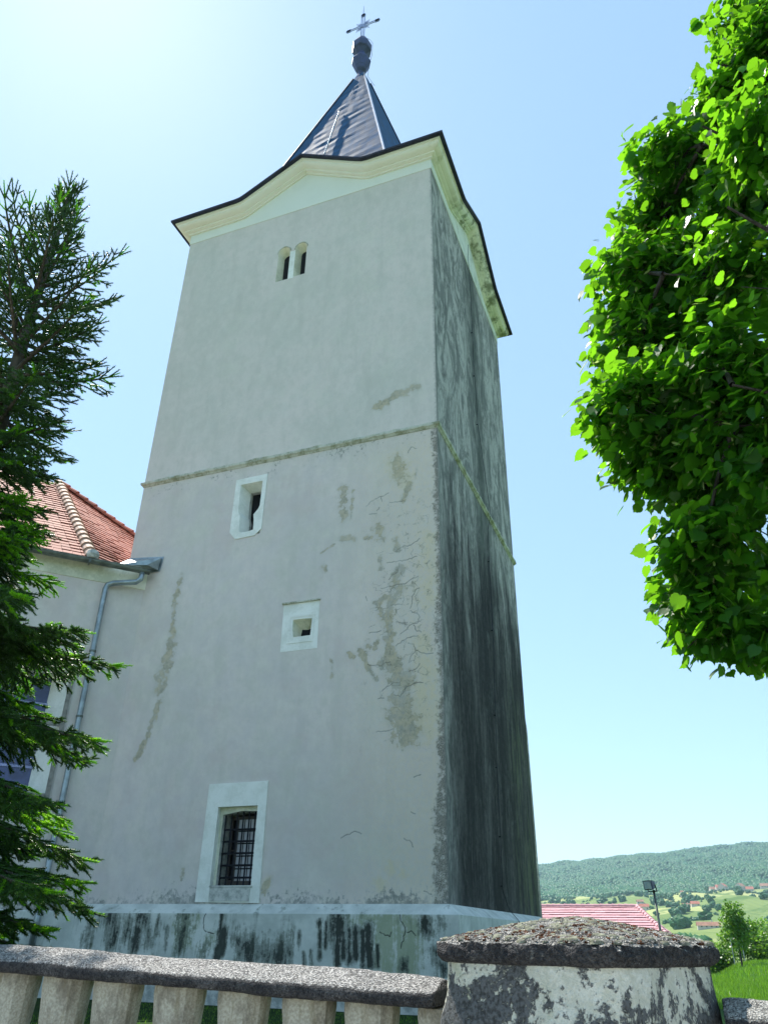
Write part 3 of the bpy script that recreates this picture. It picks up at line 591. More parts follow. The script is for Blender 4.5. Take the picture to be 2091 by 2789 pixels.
midr = [p.lerp(q_, .45)+Vector((0, 0, -.15)) for p, q_ in zip(base, top)]
mb.loft(base, midr); mb.loft(midr, top)
mb.build('roof_skirt', M['metal'], tower)
def corner(k, z):     # spire hip corners: compass 45+90k rotated by SR
    a = math.radians(45+90*k)+SR; r = RK*(ZA-z); return Vector((SC.x+r*math.sin(a), SC.y+r*math.cos(a), z))
mb = MB(); nz = 34; nu = 10
for k in range(4):
    rows = []
    for j in range(nz+1):
        z = zb+(25.78-zb)*j/nz; a, b = corner(k, z), corner(k+1, z); nrm = (a+b)/2-Vector((SC.x, SC.y, z)); nrm.normalize()
        row = []
        for u in range(nu+1):
            p = a.lerp(b, u/nu); e = math.sin(math.pi*u/nu)**.5
            dd = (mnoise.noise(Vector((u*.55+k*9, j*.8, 1.)))*.016+(.002 if j % 2 else -.001))*e*min(1, (25.8-z)/1.5)
            row.append(p+nrm*dd)
        rows.append(row)
    for r0, r1 in zip(rows[:-1], rows[1:]): mb.add(r0+r1, [(u, u+1, nu+2+u, nu+1+u) for u in range(nu)])
spire = mb.build('spire', M['metal'], tower)
for k, m in ((1, 'hipglint'), (0, 'drip'), (2, 'drip'), (3, 'drip')):  # only the near hip is bright, its glint put into the colour
    mb = MB(); mb.tube([corner(k, zb+(25.55-zb)*j/12)+(corner(k, zb)-Vector((SC.x, SC.y, zb))).normalized()*.012 for j in range(13)], .032, 6); mb.build('hip_flashing', M[m], spire)
a0_, b0_ = corner(1, 19.3), corner(2, 19.3); a1_, b1_ = corner(1, 22.6), corner(2, 22.6)
mb = MB(); mb.tube([a0_.lerp(b0_, .47)+Vector((0, -.05, 0)), a1_.lerp(b1_, .56)+Vector((0, -.05, 0))], .022, 5); mb.build('seam_flashing', M['ridgeflash'], spire)
FC = Vector((-3.44, 3.24, 0))
fin = MB().lathe([(.26, 25.35), (.17, 25.75), (.10, 26.0), (.10, 26.1), (.19, 26.2), (.345, 26.66), (.345, 26.70), (.17, 27.08), (.17, 27.16), (.35, 27.36), (.355, 27.66), (.20, 28.02), (.08, 28.10)], (FC.x, FC.y, 0), 8, .2)
finial = fin.build('finial', M['finial'], tower)
mb = MB(); x = FC.x; y = FC.y
for dx in (-.062, .062): mb.box(x+dx-.014, x+dx+.014, y-.012, y+.012, 28.08, 29.62)
for dz in (-.045, .045): mb.box(x-.5, x+.5, y-.0125, y+.0115, 28.98+dz-.012, 28.98+dz+.012)
for cx_, cz_ in ((-.56, 0), (.56, 0), (0, .68)):
    for ox, oz, r in ((0, 0, .075), (.06, .06, .05), (-.06, .06, .05), (.06, -.06, .05), (-.06, -.06, .05), (.09*np.sign(cx_), .09*np.sign(cz_), .055)):
        mb.prism([(x+cx_+ox*.7+r*math.cos(t*math.pi/5), y-.014, 28.98+cz_+oz*.7+r*math.sin(t*math.pi/5)) for t in range(10)], (0, .028, 0))
mb.prism([(x+.11*math.cos(t*math.pi/6), y-.018, 28.98+.11*math.sin(t*math.pi/6)) for t in range(12)], (0, .036, 0))
for a in (45, 135, 225, 315):
    for da, L in ((-13, .30), (0, .38), (13, .30)):
        t = math.radians(a+da); d = Vector((math.cos(t), 0, math.sin(t))); p = Vector((-d.z, 0, d.x))*.02; c0 = Vector((x, y-.010, 28.98))
        mb.prism([c0+d*.05-p, c0+d*L, c0+d*.05+p], (0, .02, 0))
mb.tube([(x, y, 28.08), (x, y, 29.9), (x+.01, y, 30.28)], [.016, .014, .006], 6)
mb.build('cross', M['iron'], tower)
mb = MB(); mb.tube([(x+.2, y, 28.05), (x+.30, y-.02, 27.9), (x+.42, y-.02, 27.6), (x+.40, y, 26.9), (x+.3, y, 26.4), (x+.28, y-.02, 25.7), (x+.55, y-.02, 25.0)], .007, 4)
mb.build('finial_wire', M['blackiron'], tower); mb = MB()
pts = [(.10, 2.95, 15.9), (.07, 3.0, 15.45), (.035, 3.2, 14.1), (.035, 3.12, 12), (.035, 3.2, 10.2), (.10, 3.6, 8.25), (.10, 3.7, 8.02), (.035, 3.6, 7.6), (.03, 3.5, 4.8), (.03, 3.22, 2.4), (.03, 3.2, 1.2), (.03, 3.12, .35), (.08, 3.3, .05), (.2, 3.5, -.12), (.21, 3.5, -1.3)]
mb.tube(pts, .006, 5)
for z_ in (13, 11.6, 10.2, 6.8, 5.2, 3.4, 2.4, 1.2, .4):
    yy = np.interp(z_, [.35, 1.2, 2.4, 4.8, 7.6, 10.2, 12, 14.1], [3.12, 3.2, 3.22, 3.5, 3.6, 3.2, 3.12, 3.2]); mb.box(.0, .04, yy-.009, yy+.009, z_-.01, z_+.01)
mb.build('lightning_wire', M['blackiron'], tower)
mb = MB(); mb.add([(-.9, Wd, -.1), (-.04, Wd, -.1), (-.04, Wd+.45, -.1), (-.9, Wd+.45, -.1), (-.9, Wd, 4.55), (-.04, Wd, 4.55), (-.04, Wd+.33, 3.9), (-.9, Wd+.33, 3.9)],
                  [(0, 1, 5, 4), (1, 2, 6, 5), (2, 3, 7, 6), (3, 0, 4, 7), (4, 5, 6, 7), (0, 3, 2, 1)]); mb.build('buttress', M['front'], tower)

# ---- tower windows
def P2(pts, y): return [Vector((x, y, z)) for x, z in pts]
def framed(name, outer, hole, inner, y0, depth, m, mreveal, sub=None):
    f = MB(); f.holed(P2(outer, y0), P2(hole, y0)); f.loft(P2(outer, y0), P2(outer, .03)); fr = f.build(name, m, tower, fixn=False)
    r = MB(); r.loft(P2(hole, y0), P2(inner, depth)); r.build('reveal', mreveal, fr, fixn=False)
    return fr
def rect(x0, x1, z0, z1): return [(x0, z0), (x1, z0), (x1, z1), (x0, z1)]
# barred window
fr = framed('window_surround', [(-4.075, .035), (-2.955, .022), (-2.968, 1.778), (-4.06, 1.774)], rect(-3.84, -3.115, .262, 1.41), rect(-3.84, -3.115, .262, 1.41), -.022, .07, M['white'], M['white'])
f = MB(); f.holed(P2(rect(-3.84, -3.115, .262, 1.41), .07), P2([(-3.79, .262+.002), (-3.12, .262+.002), (-3.12, 1.335), (-3.45, 1.35), (-3.79, 1.30)], .07))
f.build('inner_step', M['churchcream'], fr)
hl = [(-3.79, .264), (-3.12, .264), (-3.12, 1.335), (-3.45, 1.35), (-3.79, 1.30)]
f = MB(); f.loft(P2(hl, .07), P2(hl, .36)); f.build('reveal', M['whiterough'], fr, fixn=False)
f = MB(); f.box(-3.83, -3.12, -.035, -.02, .045, .235); f.box(-3.845, -3.09, -.04, .27, .236, .262); f.build('window_sill', M['whiterough'], fr, bevel=.012)
gr = MB()
for k in range(7): gr.tube([(-3.78+k*.108, .15, .255), (-3.78+k*.108, .15, 1.36)], .0125, 6)
for k in range(5): gr.tube([(-3.80, .148, .38+k*.175), (-3.11, .148, .38+k*.175)], .016, 6)
gr.build('grille', M['blackiron'], fr)
sh = MB(); sh.box(-3.79, -3.12, .33, .35, .26, .36)
for xx in (-3.79, -3.68, -3.15): sh.box(xx, xx+.045, .33, .36, .36, 1.30)
sh.box(-3.745, -3.15, .331, .359, 1.25, 1.30); sh.box(-3.745, -3.15, .333, .357, .78, .80)
sa = sh.build('sash', M['soffit'], fr)
for k in range(3):
    for j in range(5):
        p_ = MB(); x0 = -3.625+k*.112; p_.box(x0, x0+.094, .322, .326, .345+j*.185, .345+j*.185+.165); p_.build('pane', M['pane'], sa)
d_ = MB(); d_.box(-3.78, -3.10, .40, .42, .25, 1.4); d_.build('shade_backing', M['dark'], fr)  # dark sheet closing the opening, in place of the unlit room
# slit window
hole = [(-4.15, 7.566), (-4.155, 7.26), (-4.14, 6.95), (-4.09, 6.84), (-4.08, 6.66), (-4.075, 6.52), (-4.04, 6.46), (-3.87, 6.455), (-3.757, 6.48), (-3.765, 6.70), (-3.785, 6.82), (-3.69, 6.93), (-3.662, 7.0), (-3.65, 7.566)][::-1]
inner = [(x*.62+(-3.9)*.38, 6.46+(z-6.46)*.93) for x, z in hole]
fr = framed('window_surround', [(-4.27, 7.703), (-4.28, 6.50), (-4.14, 6.335), (-3.72, 6.345), (-3.575, 6.47), (-3.56, 7.712)][::-1], hole, inner, -.018, .24, M['white'], M['white'])
f = MB(); f.loft(P2(inner, .24), P2(inner, .33)); f.build('inner_reveal', M['whiterough'], fr, fixn=False)
d_ = MB(); d_.box(-4.3, -3.5, .335, .36, 6.2, 7.9); d_.build('shade_backing', M['dark'], fr)
# small square window, recessed surround
o_ = rect(-2.95, -2.24, 3.925, 4.825)
hb = [(-2.715, 4.172), (-2.386, 4.176), (-2.368, 4.485), (-2.56, 4.50), (-2.744, 4.50), (-2.74, 4.33)]
hi = [(-2.66, 4.172), (-2.386, 4.176), (-2.38, 4.40), (-2.56, 4.37), (-2.66, 4.38), (-2.68, 4.28)]
fr = framed('window_surround', o_, hb, hi, -.004, .22, M['white'], M['churchcream'])
f = MB(); f.box(-2.97, -2.225, -.04, .0, 4.81, 4.835); f.build('drip_mould', M['string'], fr)
f = MB(); f.holed(P2([(-2.84, 4.06), (-2.33, 4.06), (-2.32, 4.60), (-2.84, 4.60)], -.012), P2([(-2.79, 4.10), (-2.355, 4.10), (-2.345, 4.54), (-2.79, 4.54)], -.012))
f.loft(P2([(-2.84, 4.06), (-2.33, 4.06), (-2.32, 4.60), (-2.84, 4.60)], -.012), P2([(-2.84, 4.06), (-2.33, 4.06), (-2.32, 4.60), (-2.84, 4.60)], -.002)); f.build('raised_fillet', M['white'], fr, fixn=False)
d_ = MB(); d_.box(-2.95, -2.1, .225, .25, 4.0, 4.7); d_.build('shade_backing', M['dark'], fr)
# twin arched belfry window
def arch(x0, x1, z0, zs_, n=10):
    r = (x1-x0)/2; cx_ = (x0+x1)/2
    return [(x0, z0), (x1, z0), (x1, zs_)]+[(cx_+r*math.cos(math.pi*k/n), zs_+r*math.sin(math.pi*k/n)) for k in range(1, n)]+[(x0, zs_)]
A1, A2 = arch(-3.885, -3.565, 13.10, 14.03), arch(-3.42, -3.12, 13.115, 14.02)
A1i, A2i = arch(-3.82, -3.575, 13.10, 13.98), arch(-3.355, -3.13, 13.115, 13.97)
f = MB(); xm = -3.4925
f.holed(P2(rect(-3.95, xm, 13.0, 14.26), 0), P2(A1, 0)); f.holed(P2(rect(xm, -3.05, 13.0, 14.26), 0), P2(A2, 0))
f.build('wall', M['front'], tower)
tw = MB(); tw.loft(P2(A1, 0), P2(A1i, .20)); tw.loft(P2(A2, 0), P2(A2i, .20)); tw = tw.build('twin_window', M['churchcream'], tower, fixn=False)
f = MB(); f.box(-3.562, -3.423, -.004, .035, 13.085, 13.985); f.build('mullion', M['white'], tw)
for sg in (A1, A2):      # worn raised rim round each arch head
    f = MB(); cx_ = (sg[0][0]+sg[1][0])/2; r = (sg[1][0]-sg[0][0])/2+.02; f.tube([(cx_+r*math.cos(math.pi*k/12), -.002, sg[2][1]+r*math.sin(math.pi*k/12)) for k in range(13)], .014, 6); f.build('arch_rim', M['string'], tw)
d_ = MB(); d_.box(-4.1, -2.9, .205, .23, 12.9, 14.5); d_.build('shade_backing', M['dark'], tw)

# ------------------------------------------------------------------ nave wing beside the tower
ac = math.radians(42.4); ce, se = math.sin(ac), math.cos(ac)     # wall direction (east-north)
WO = Vector((-6.117, 0, 0)); WE = Vector((ce, se, 0)); WN = Vector((se, -ce, 0))    # outward normal
def wp(s, z, o=0.0): p = WO+WE*s+WN*o; return Vector((p.x, p.y, z))      # s<0 away from the tower
nave = empty('church_nave', (-8.5, .5, -1.27), 'low church wing in grey plaster with clay tile roof behind the spruce', 'church')
ws0, ws1, wz0, wz1 = -3.2, -1.0, 1.6, 3.72
wl = MB()
def wq(s0, s1, z0, z1, o=0.0): wl.add([wp(s0, z0, o), wp(s1, z0, o), wp(s1, z1, o), wp(s0, z1, o)], [(0, 1, 2, 3)])
wq(-9, ws0, -1.4, 5.545); wq(ws1, .25, -1.4, 5.545); wq(ws0, ws1, -1.4, wz0); wq(ws0, ws1, wz1, 5.545)
wl.build('wall', M['front'], nave)
f = MB(); f.obox(wp(-4.5, 5.76, -.06), WE, WN, (0, 0, 1), 9.3, .16, .43); f.build('eaves_band', M['churchcream'], nave, bevel=.01)
f = MB(); f.obox(wp(-4.5, -.75, 0), WE, WN, (0, 0, 1), 9.6, .16, 1.3); f.build('plinth', M['plinth'], nave, bevel=.02)
f = MB()
for a, b in (((ws0, wz0), (ws1, wz0)), ((ws1, wz0), (ws1, wz1)), ((ws1, wz1), (ws0, wz1)), ((ws0, wz1), (ws0, wz0))):
    f.add([wp(a[0], a[1]), wp(b[0], b[1]), wp(b[0]+(.28 if b[0] < -2 else -.28), b[1], -.42), wp(a[0]+(.28 if a[0] < -2 else -.28), a[1], -.42)], [(0, 1, 2, 3)])
nw = f.build('window', M['white'], nave, fixn=False)
f = MB()
for s_ in (ws0+.03, ws1+.03): f.obox(wp(s_, (wz0+wz1)/2, .02), WE, WN, (0, 0, 1), .075, .05, wz1-wz0+.1)
for z_ in (wz0, 2.79, wz1): f.obox(wp((ws0+ws1)/2, z_, .022), WE, WN, (0, 0, 1), ws1-ws0-.02, .055, .07)
f.build('window_frame', M['wood'], nw)
gq = N('dark blue glass'); gm = gq.fin(gq.mix(gq.step(gq.noise(2), .4, .6), (.02, .03, .10), (.05, .07, .2)), .12, spec=.6)
f = MB(); f.obox(wp((ws0+ws1)/2, (wz0+wz1)/2, -.42), WE, WN, (0, 0, 1), ws1-ws0-.5, .02, wz1-wz0); f.build('pane', gm, nw)
f = MB()
for z_ in (2.1, 2.75, 3.2): f.obox(wp((ws0+ws1)/2, z_, -.40), WE, WN, (0, 0, 1), ws1-ws0-.52, .03, .04)
f.build('glazing_bar', M['iron'], nw)
# roof facets made of overlapping tile courses
def tile_roof(mb, O, e, u, nrm, poly, row=.17, tile=.17, lift=.028, seed=1, wave=.012):
    rnd = random.Random(seed); ts = [p[1] for p in poly]; t = min(ts)
    while t < max(ts):
        tm = t+row*.5; xs = []
        for (s0, t0), (s1, t1) in zip(poly, poly[1:]+poly[:1]):
            if (t0-tm)*(t1-tm) < 0: xs.append(s0+(s1-s0)*(tm-t0)/(t1-t0))
        if len(xs) >= 2:
            a, b = min(xs), max(xs); n_ = max(1, int((b-a)/tile)); w_ = (b-a)/n_
            for k in range(n_):
                s0, s1 = a+k*w_, a+(k+1)*w_-.004; l = lift+rnd.uniform(-.006, .008)+wave*math.sin(s0*2.1+t*.7); dt = rnd.uniform(-.012, .012)+wave*math.sin(s0*1.3)
                c = [O+e*s0+u*(t+dt)+nrm*l, O+e*s1+u*(t+dt)+nrm*l, O+e*s1+u*(t+row*1.3)+nrm*.004, O+e*s0+u*(t+row*1.3)+nrm*.004,
                     O+e*s0+u*(t+dt)+nrm*(l-.018), O+e*s1+u*(t+dt)+nrm*(l-.018)]
                mb.add(c, [(0, 1, 2, 3), (4, 5, 1, 0)])
        t += row
E1 = Vector((-6.668, -.974, 5.90)); AP = Vector((-10.11, .966, 9.36)); Gp = Vector((-8.41, 1.97, 8.11))
u1 = (-WN*math.cos(math.radians(42))+Vector((0, 0, math.sin(math.radians(42))))).normalized(); n1_ = WE.cross(u1).normalized(); n1_ = n1_ if n1_.z > 0 else -n1_
loc = lambda p, O, e, u: ((p-O).dot(e), (p-O).dot(u))
la = loc(AP, E1, WE, u1)
mb = MB(); tile_roof(mb, E1, WE, u1, n1_, [(0, 0), la, (la[0]-4, la[1]), (-8, 0)], seed=3)
e2 = Vector((math.sin(math.radians(15)), math.cos(math.radians(15)), 0)); n2_ = (AP-E1).cross(e2).normalized(); n2_ = n2_ if n2_.z > 0 else -n2_
u2 = n2_.cross(e2).normalized(); u2 = u2 if u2.z > 0 else -u2
la2 = loc(AP, E1, e2, u2); lg = loc(Gp, E1, e2, u2); dgx = (lg[0]-la2[0])/(la2[1]-lg[1])
foot = (la2[0]+dgx*la2[1], 0)
tile_roof(mb, E1, e2, u2, n2_, [(0, 0), foot, la2], seed=4)
roof = mb.build('roof', M['tile'], nave, fixn=False)
GF = E1+e2*foot[0]
f = MB(); f.add([E1-Vector((0, 0, .03)), E1-WE*8-Vector((0, 0, .03)), AP-WE*4-Vector((0, 0, .03)), AP-Vector((0, 0, .03)), GF-Vector((0, 0, .03))], [(0, 1, 2, 3), (0, 3, 4)])
far = Vector((-16, 6, 5.9)); f.add([AP-Vector((0, 0, .04)), AP-WE*4-Vector((0, 0, .04)), far, GF+Vector((-6, 6, 0))-Vector((0, 0, .04)), GF-Vector((0, 0, .04))], [(0, 1, 2), (0, 2, 3), (0, 3, 4)])
f.build('roof_deck', M['soffit'], roof)
def ridge_tiles(name, A, B, r, m, parent, n_, lum=.0):
    f = MB(); d = (B-A)/n_; dn = d.normalized(); sx = dn.cross(Vector((0, 0, 1))).normalized(); uz = sx.cross(dn).normalized()
    for k in range(n_):
        p0 = A+d*k+uz*random.uniform(0, .012); p1 = A+d*(k+1.15); c0, c1 = [], []
        for j in range(8):
            th_ = math.pi*(j/7); v_ = sx*math.cos(th_)+uz*math.sin(th_)
            c0.append(p0+v_*r*1.12-uz*.04); c1.append(p1+v_*r*.88-uz*.04)
        f.add(c0+c1, [(j, j+1, 9+j, 8+j) for j in range(7)]); f.add(c0, [tuple(range(8))])
    return f.build(name, M[m], parent, fixn=False)
ridge_tiles('hip_tiles', E1+Vector((0, 0, .03)), AP+Vector((0, 0, .05)), .125, 'hiptile', roof, 19)
ridge_tiles('ridge_tiles', GF+(AP-GF)*.02+Vector((0, 0, .02)), AP+Vector((0, 0, .05)), .11, 'tile', roof, 22)
f = MB(); f.lathe([(.01, .0), (.1, .02), (.13, .09), (.10, .17), (.02, .2)], (E1.x, E1.y, E1.z-.03), 10); f.build('hip_mortar', M['whiterough'], roof)
# gutter, downpipe, flashing
f = MB(); ga, gb = wp(-8.5, 5.86, .245), wp(.02, 5.86, .245); nn_ = 10
pr = [(math.cos(math.pi*k/nn_+math.pi)*.075, math.sin(math.pi*k/nn_+math.pi)*.075) for k in range(nn_+1)]+[(.088, .004), (.082, .014)]
pr2 = [(a*.93, b*.93+.002) for a, b in pr[:nn_+1]][::-1]
pp = pr+pr2
f.add([ga+WN*a+Vector((0, 0, b)) for a, b in pp]+[gb+WN*a+Vector((0, 0, b)) for a, b in pp], [(i, i+1, len(pp)+i+1, len(pp)+i) for i in range(len(pp)-1)]+[tuple(len(pp)+i for i in range(nn_+1))])
gut = f.build('gutter', M['gutter'], nave)
for s_ in (-5.8, -4.6, -3.4, -2.2, -1.12):
    f = MB(); f.obox(wp(s_, 5.82, .245), WE, WN, (0, 0, 1), .03, .165, .085); f.build('gutter_bracket', M['gutter'], gut)
f = MB(); f.tube([wp(-.12, 5.8, .245), wp(-.13, 5.66, .24), wp(-.2, 5.60, .21), wp(-.60, 5.53, .11), wp(-.70, 5.49, .075), wp(-.72, 5.40, .07), wp(-.72, 2.4, .075), wp(-.72, 2.36, .075), wp(-.73, .05, .075), wp(-.735, -.12, .15), wp(-.74, -.62, .16)], .052, 12)
dp = f.build('downpipe', M['zinc'], nave, smooth=True)
for z_, o in ((4.15, .075), (2.95, .075), (1.3, .075), (2.38, .075), (-.6, .16)):
    f = MB(); f.tube([wp(-.72, z_-.018, o), wp(-.72, z_+.018, o)], .06, 12); f.obox(wp(-.72, z_, o-.06), WE, WN, (0, 0, 1), .02, .10, .02); f.build('pipe_clamp', M['gutter'], dp)
f = MB(); f.add([(-6.62, -.03, 6.28), (-5.80, -.03, 6.19), (-5.84, -.03, 5.93), (-6.62, -.03, 5.95), (-6.62, -.38, 6.0), (-5.90, -.30, 5.93)], [(0, 1, 2, 5, 4), (0, 4, 3), (1, 2, 5)])
f.add([(-6.62, -.012, 6.32), (-5.76, -.012, 6.22), (-5.80, -.012, 5.90), (-6.62, -.012, 5.9)], [(0, 1, 2, 3)]); f.build('flashing', M['zinc'], nave)
# ------------------------------------------------------------------ balustrade along the churchyard edge
zr = lambda x: -.507-(x-.785)*.0327      # top front edge of the coping
def coping(name, x0, x1, m, parent, seed):
    prof = [(-8.45, -.042), (-8.57, -.045), (-8.685, -.042), (-8.699, -.036), (-8.702, -.02), (-8.70, -.006), (-8.69, .004), (-8.67, .012), (-8.64, .023), (-8.61, .034), (-8.585, .043), (-8.565, .046), (-8.54, .042), (-8.50, .026), (-8.47, .012), (-8.455, .0), (-8.45, -.02)]
    xs = np.arange(x0, x1, .012); rows = []
    for x in xs:
        e = min(1, (min(x-x0, x1-.012-x)+.004)/.03)**.5
        for j, (y, z) in enumerate(prof):
            yc = -8.575; n_ = mnoise.noise(Vector((x*9, y*30, z*30+seed)))*.004+mnoise.noise(Vector((x*2.2, y*6, seed)))*.006+mnoise.noise(Vector((x*45, y*60, z*60)))*.0022
            d = Vector((0, y-yc, (z)*2.5)).normalized()
            rows.append((x, yc+(y-yc)*(.9+.1*e)+d.y*n_, zr(x)+z*(.85+.15*e)+d.z*n_))
    m_ = len(prof); F = [(i*m_+j, i*m_+(j+1) % m_, (i+1)*m_+(j+1) % m_, (i+1)*m_+j) for i in range(len(xs)-1) for j in range(m_)]
    F += [tuple(range(m_)), tuple((len(xs)-1)*m_+j for j in range(m_))[::-1]]
    return mk(name, rows, F, m, parent, smooth=True)
def baluster(x, parent, rnd):
    f = MB(); zt = zr(x)-.041; zb = -1.15; H = zt-zb; vs = []; prof = [(0, .088), (.05, .0885), (.12, .084), (.25, .078), (.42, .066), (.55, .062), (.72, .085), (.82, .09), (.92, .075), (.94, .09), (1, .09)]
    rot = rnd.uniform(-.12, .12)+.1
    for t, r in prof:
        for k in range(12):
            a = math.pi*2*k/12+rot; c, s_ = math.cos(a), math.sin(a); q_ = (abs(c)**3.2+abs(s_)**3.2)**(-1/3.2)
            vs.append((x+r*q_*c, -8.575+r*q_*s_*.86, zt-H*t+rnd.uniform(-.0015, .0015)))
    f.add(vs, [(i*12+k, i*12+(k+1) % 12, (i+1)*12+(k+1) % 12, (i+1)*12+k) for i in range(len(prof)-1) for k in range(12)]+[tuple(range(12)), tuple((len(prof)-1)*12+k for k in range(12))])
    return f.build('baluster', M['baluster'], parent)
def balustrade(x0, x1, xs, label, m, seed):
    t = empty('balustrade', ((x0+x1)/2, -8.575, -2.0), label, 'balustrade', None); rnd = random.Random(seed)
    coping('coping', x0, x1, m, t, seed)
    for x in xs: baluster(x, t, rnd)
    f = MB(); f.box(x0, x1, -8.72, -8.43, -1.15, -1.08-.0); f.box(x0, x1, -8.70, -8.45, -2.2, -1.149); f.build('base_wall', M['baluster'], t, bevel=.01)
    return t
bx = [1.03, 1.27, 1.546, 1.815, 2.07, 2.303, 2.56]; xx = 1.03
while xx > -3.3: xx -= .256; bx.append(xx)
balustrade(-3.6, 2.565, bx, 'grey concrete balustrade of squat balusters left of the mossy pillar', M['coping'], 2)
balustrade(3.40, 7.0, list(np.arange(3.62, 7, .256)), 'lichen-speckled concrete rail right of the mossy pillar', M['coping_side'], 9)
# ------------------------------------------------------------------ pillar with mossy cap
PC = Vector((3.005, -8.655, 0)); pe = Vector((.415, .910, 0)).normalized(); pf = Vector((-pe.y, pe.x, 0))
pillar = empty('stone_pillar', (PC.x, PC.y, -2.0), 'squat plastered pillar blackened by lichen under a mossy cap', 'pillar')
ng = 76; vs = []; idx = {}
def capz(u, v):
    m_ = max(abs(u), abs(v)); return -.415+.068*(1-m_**1.3)
H = .327
def sq(u, v):      # rounded square mapping
    r = max(abs(u), abs(v)); k = (abs(u)**7+abs(v)**7)**(1/7.)
    return (u*r/k, v*r/k) if k > 1e-9 else (0., 0.)
for i in range(ng+1):
    for j in range(ng+1):
        u, v = -1+2*i/ng, -1+2*j/ng; a, b = sq(u, v); p = PC+pe*a*H+pf*b*H
        z = capz(u, v)+mnoise.noise(Vector((p.x*14, p.y*14, 2)))*.006+mnoise.noise(Vector((p.x*50, p.y*50, 7)))*.005
        z += mnoise.noise(Vector((p.x*110, p.y*110, 3)))*.003
        if max(abs(u), abs(v)) > .93: z -= .006
        vs.append((p.x, p.y, z))
F = [(i*(ng+1)+j, (i+1)*(ng+1)+j, (i+1)*(ng+1)+j+1, i*(ng+1)+j+1) for i in range(ng) for j in range(ng)]
per = [(i, 0) for i in range(ng)]+[(ng, j) for j in range(ng)]+[(i, ng) for i in range(ng, 0, -1)]+[(0, j) for j in range(ng, 0, -1)]
ring = [i*(ng+1)+j for i, j in per]
for lev, (sc_, z) in enumerate([(1.006, -.420), (1.014, -.426), (1.018, -.433), (1.02, -.440), (1.018, -.448), (1.012, -.456), (1.0, -.463), (.985, -.469), (.955, -.473), (.90, -.474)]):
    nr = []
    for i, j in per:
        u, v = -1+2*i/ng, -1+2*j/ng; a, b = sq(u, v); p = PC+pe*a*H*sc_+pf*b*H*sc_
        w_ = mnoise.noise(Vector((p.x*16, p.y*16, z*30)))*.010+mnoise.noise(Vector((p.x*60, p.y*60, z*70)))*.009+mnoise.noise(Vector((p.x*140, p.y*140, z*150)))*.004
        d = (p-PC); d.z = 0; d.normalize(); nr.append(len(vs)); vs.append((p.x+d.x*w_, p.y+d.y*w_, z+w_*.3))
    F += [(ring[k], ring[(k+1) % len(ring)], nr[(k+1) % len(nr)], nr[k]) for k in range(len(ring))]; ring = nr
F.append(tuple(ring))
cap = mk('cap', vs, F, M['capstone'], pillar, smooth=True)
vs = []; F = []; nh = 26; np_ = 24
for lev in range(nh+1):
    z = -.47-1.55*(lev/nh)**1.6
    for k in range(np_*4):
        s_ = k//np_; t = (k % np_)/np_*2-1; u, v = [(t, -1), (1, t), (-t, 1), (-1, -t)][s_]
        a, b = sq(u, v); rr_ = .311+.012*min(1, (-.47-z)/.3)
        if s_ == 3: rr_ += .014*sstep(-.56, -.62, z)
        p = PC+pe*a*rr_+pf*b*rr_; d = (p-PC); d.z = 0; d.normalize()
        w_ = mnoise.noise(Vector((p.x*7, p.y*7, z*7)))*.006+mnoise.noise(Vector((p.x*28, p.y*28, z*28)))*.0025
        vs.append((p.x+d.x*w_, p.y+d.y*w_, z))
n4 = np_*4
F = [(l*n4+k, l*n4+(k+1) % n4, (l+1)*n4+(k+1) % n4, (l+1)*n4+k) for l in range(nh) for k in range(n4)]
mk('body', vs, F, M['pillar'], pillar, smooth=True)
def moss(name, n_, r0, r1, m, seed, clump, hgt):
    rnd = random.Random(seed); f = MB(); cs = [(rnd.uniform(-.9, .9), rnd.uniform(-.9, .9)) for _ in range(clump)]
    for k in range(n_):
        cu, cv = rnd.choice(cs); u, v = cu+rnd.gauss(0, .10), cv+rnd.gauss(0, .10)
        if max(abs(u), abs(v)) > .97: continue
        a, b = sq(u, v); p = PC+pe*a*H+pf*b*H; z = capz(u, v)-.004; r = rnd.uniform(r0, r1); h = r*hgt; nn = 9; vv = []
        for i, (c_, s_) in enumerate([(1, -.3), (.98, .2), (.82, .62), (.5, .9), (.18, 1.0)]):
            for j in range(nn):
                t = 2*math.pi*j/nn; w_ = 1+mnoise.noise(Vector((p.x*90+math.cos(t)*2, p.y*90+math.sin(t)*2, i*.8)))*.35
                vv.append((p.x+math.cos(t)*r*c_*w_*1.15, p.y+math.sin(t)*r*c_*w_, z+h*s_))
        f.add(vv, [(i*nn+j, i*nn+(j+1) % nn, (i+1)*nn+(j+1) % nn, (i+1)*nn+j) for i in range(4) for j in range(nn)]+[tuple(4*nn+j for j in range(nn))])
    o = f.build(name, M[m], cap, smooth=True); tag(o, kind='stuff'); return o
moss('grey_moss', 520, .005, .017, 'greymoss', 1, 120, .65)
moss('red_moss', 1500, .003, .010, 'redmoss', 2, 55, 1.0)
def crumbs():      # grains and grit of the weathered concrete
    rnd = np.random.default_rng(4); n_ = 9000; u = rnd.uniform(-1, 1, n_); v = rnd.uniform(-1, 1, n_)
    V = []; F = []
    for a, b in zip(u, v):
        p_, q_ = sq(a, b); p = PC+pe*p_*H+pf*q_*H; z = capz(a, b)+.001; r = .0016+.0028*rnd.random()**2; t = rnd.random()*6.28; i = len(V)
        for k in range(3): V.append((p.x+math.cos(t+k*2.1)*r, p.y+math.sin(t+k*2.1)*r, z))
        V.append((p.x, p.y, z+r*1.4)); F += [(i, i+1, i+3), (i+1, i+2, i+3), (i+2, i, i+3)]
    o = mk_np('grit', V, F, M['capstone'], cap); tag(o, kind='stuff')
crumbs()

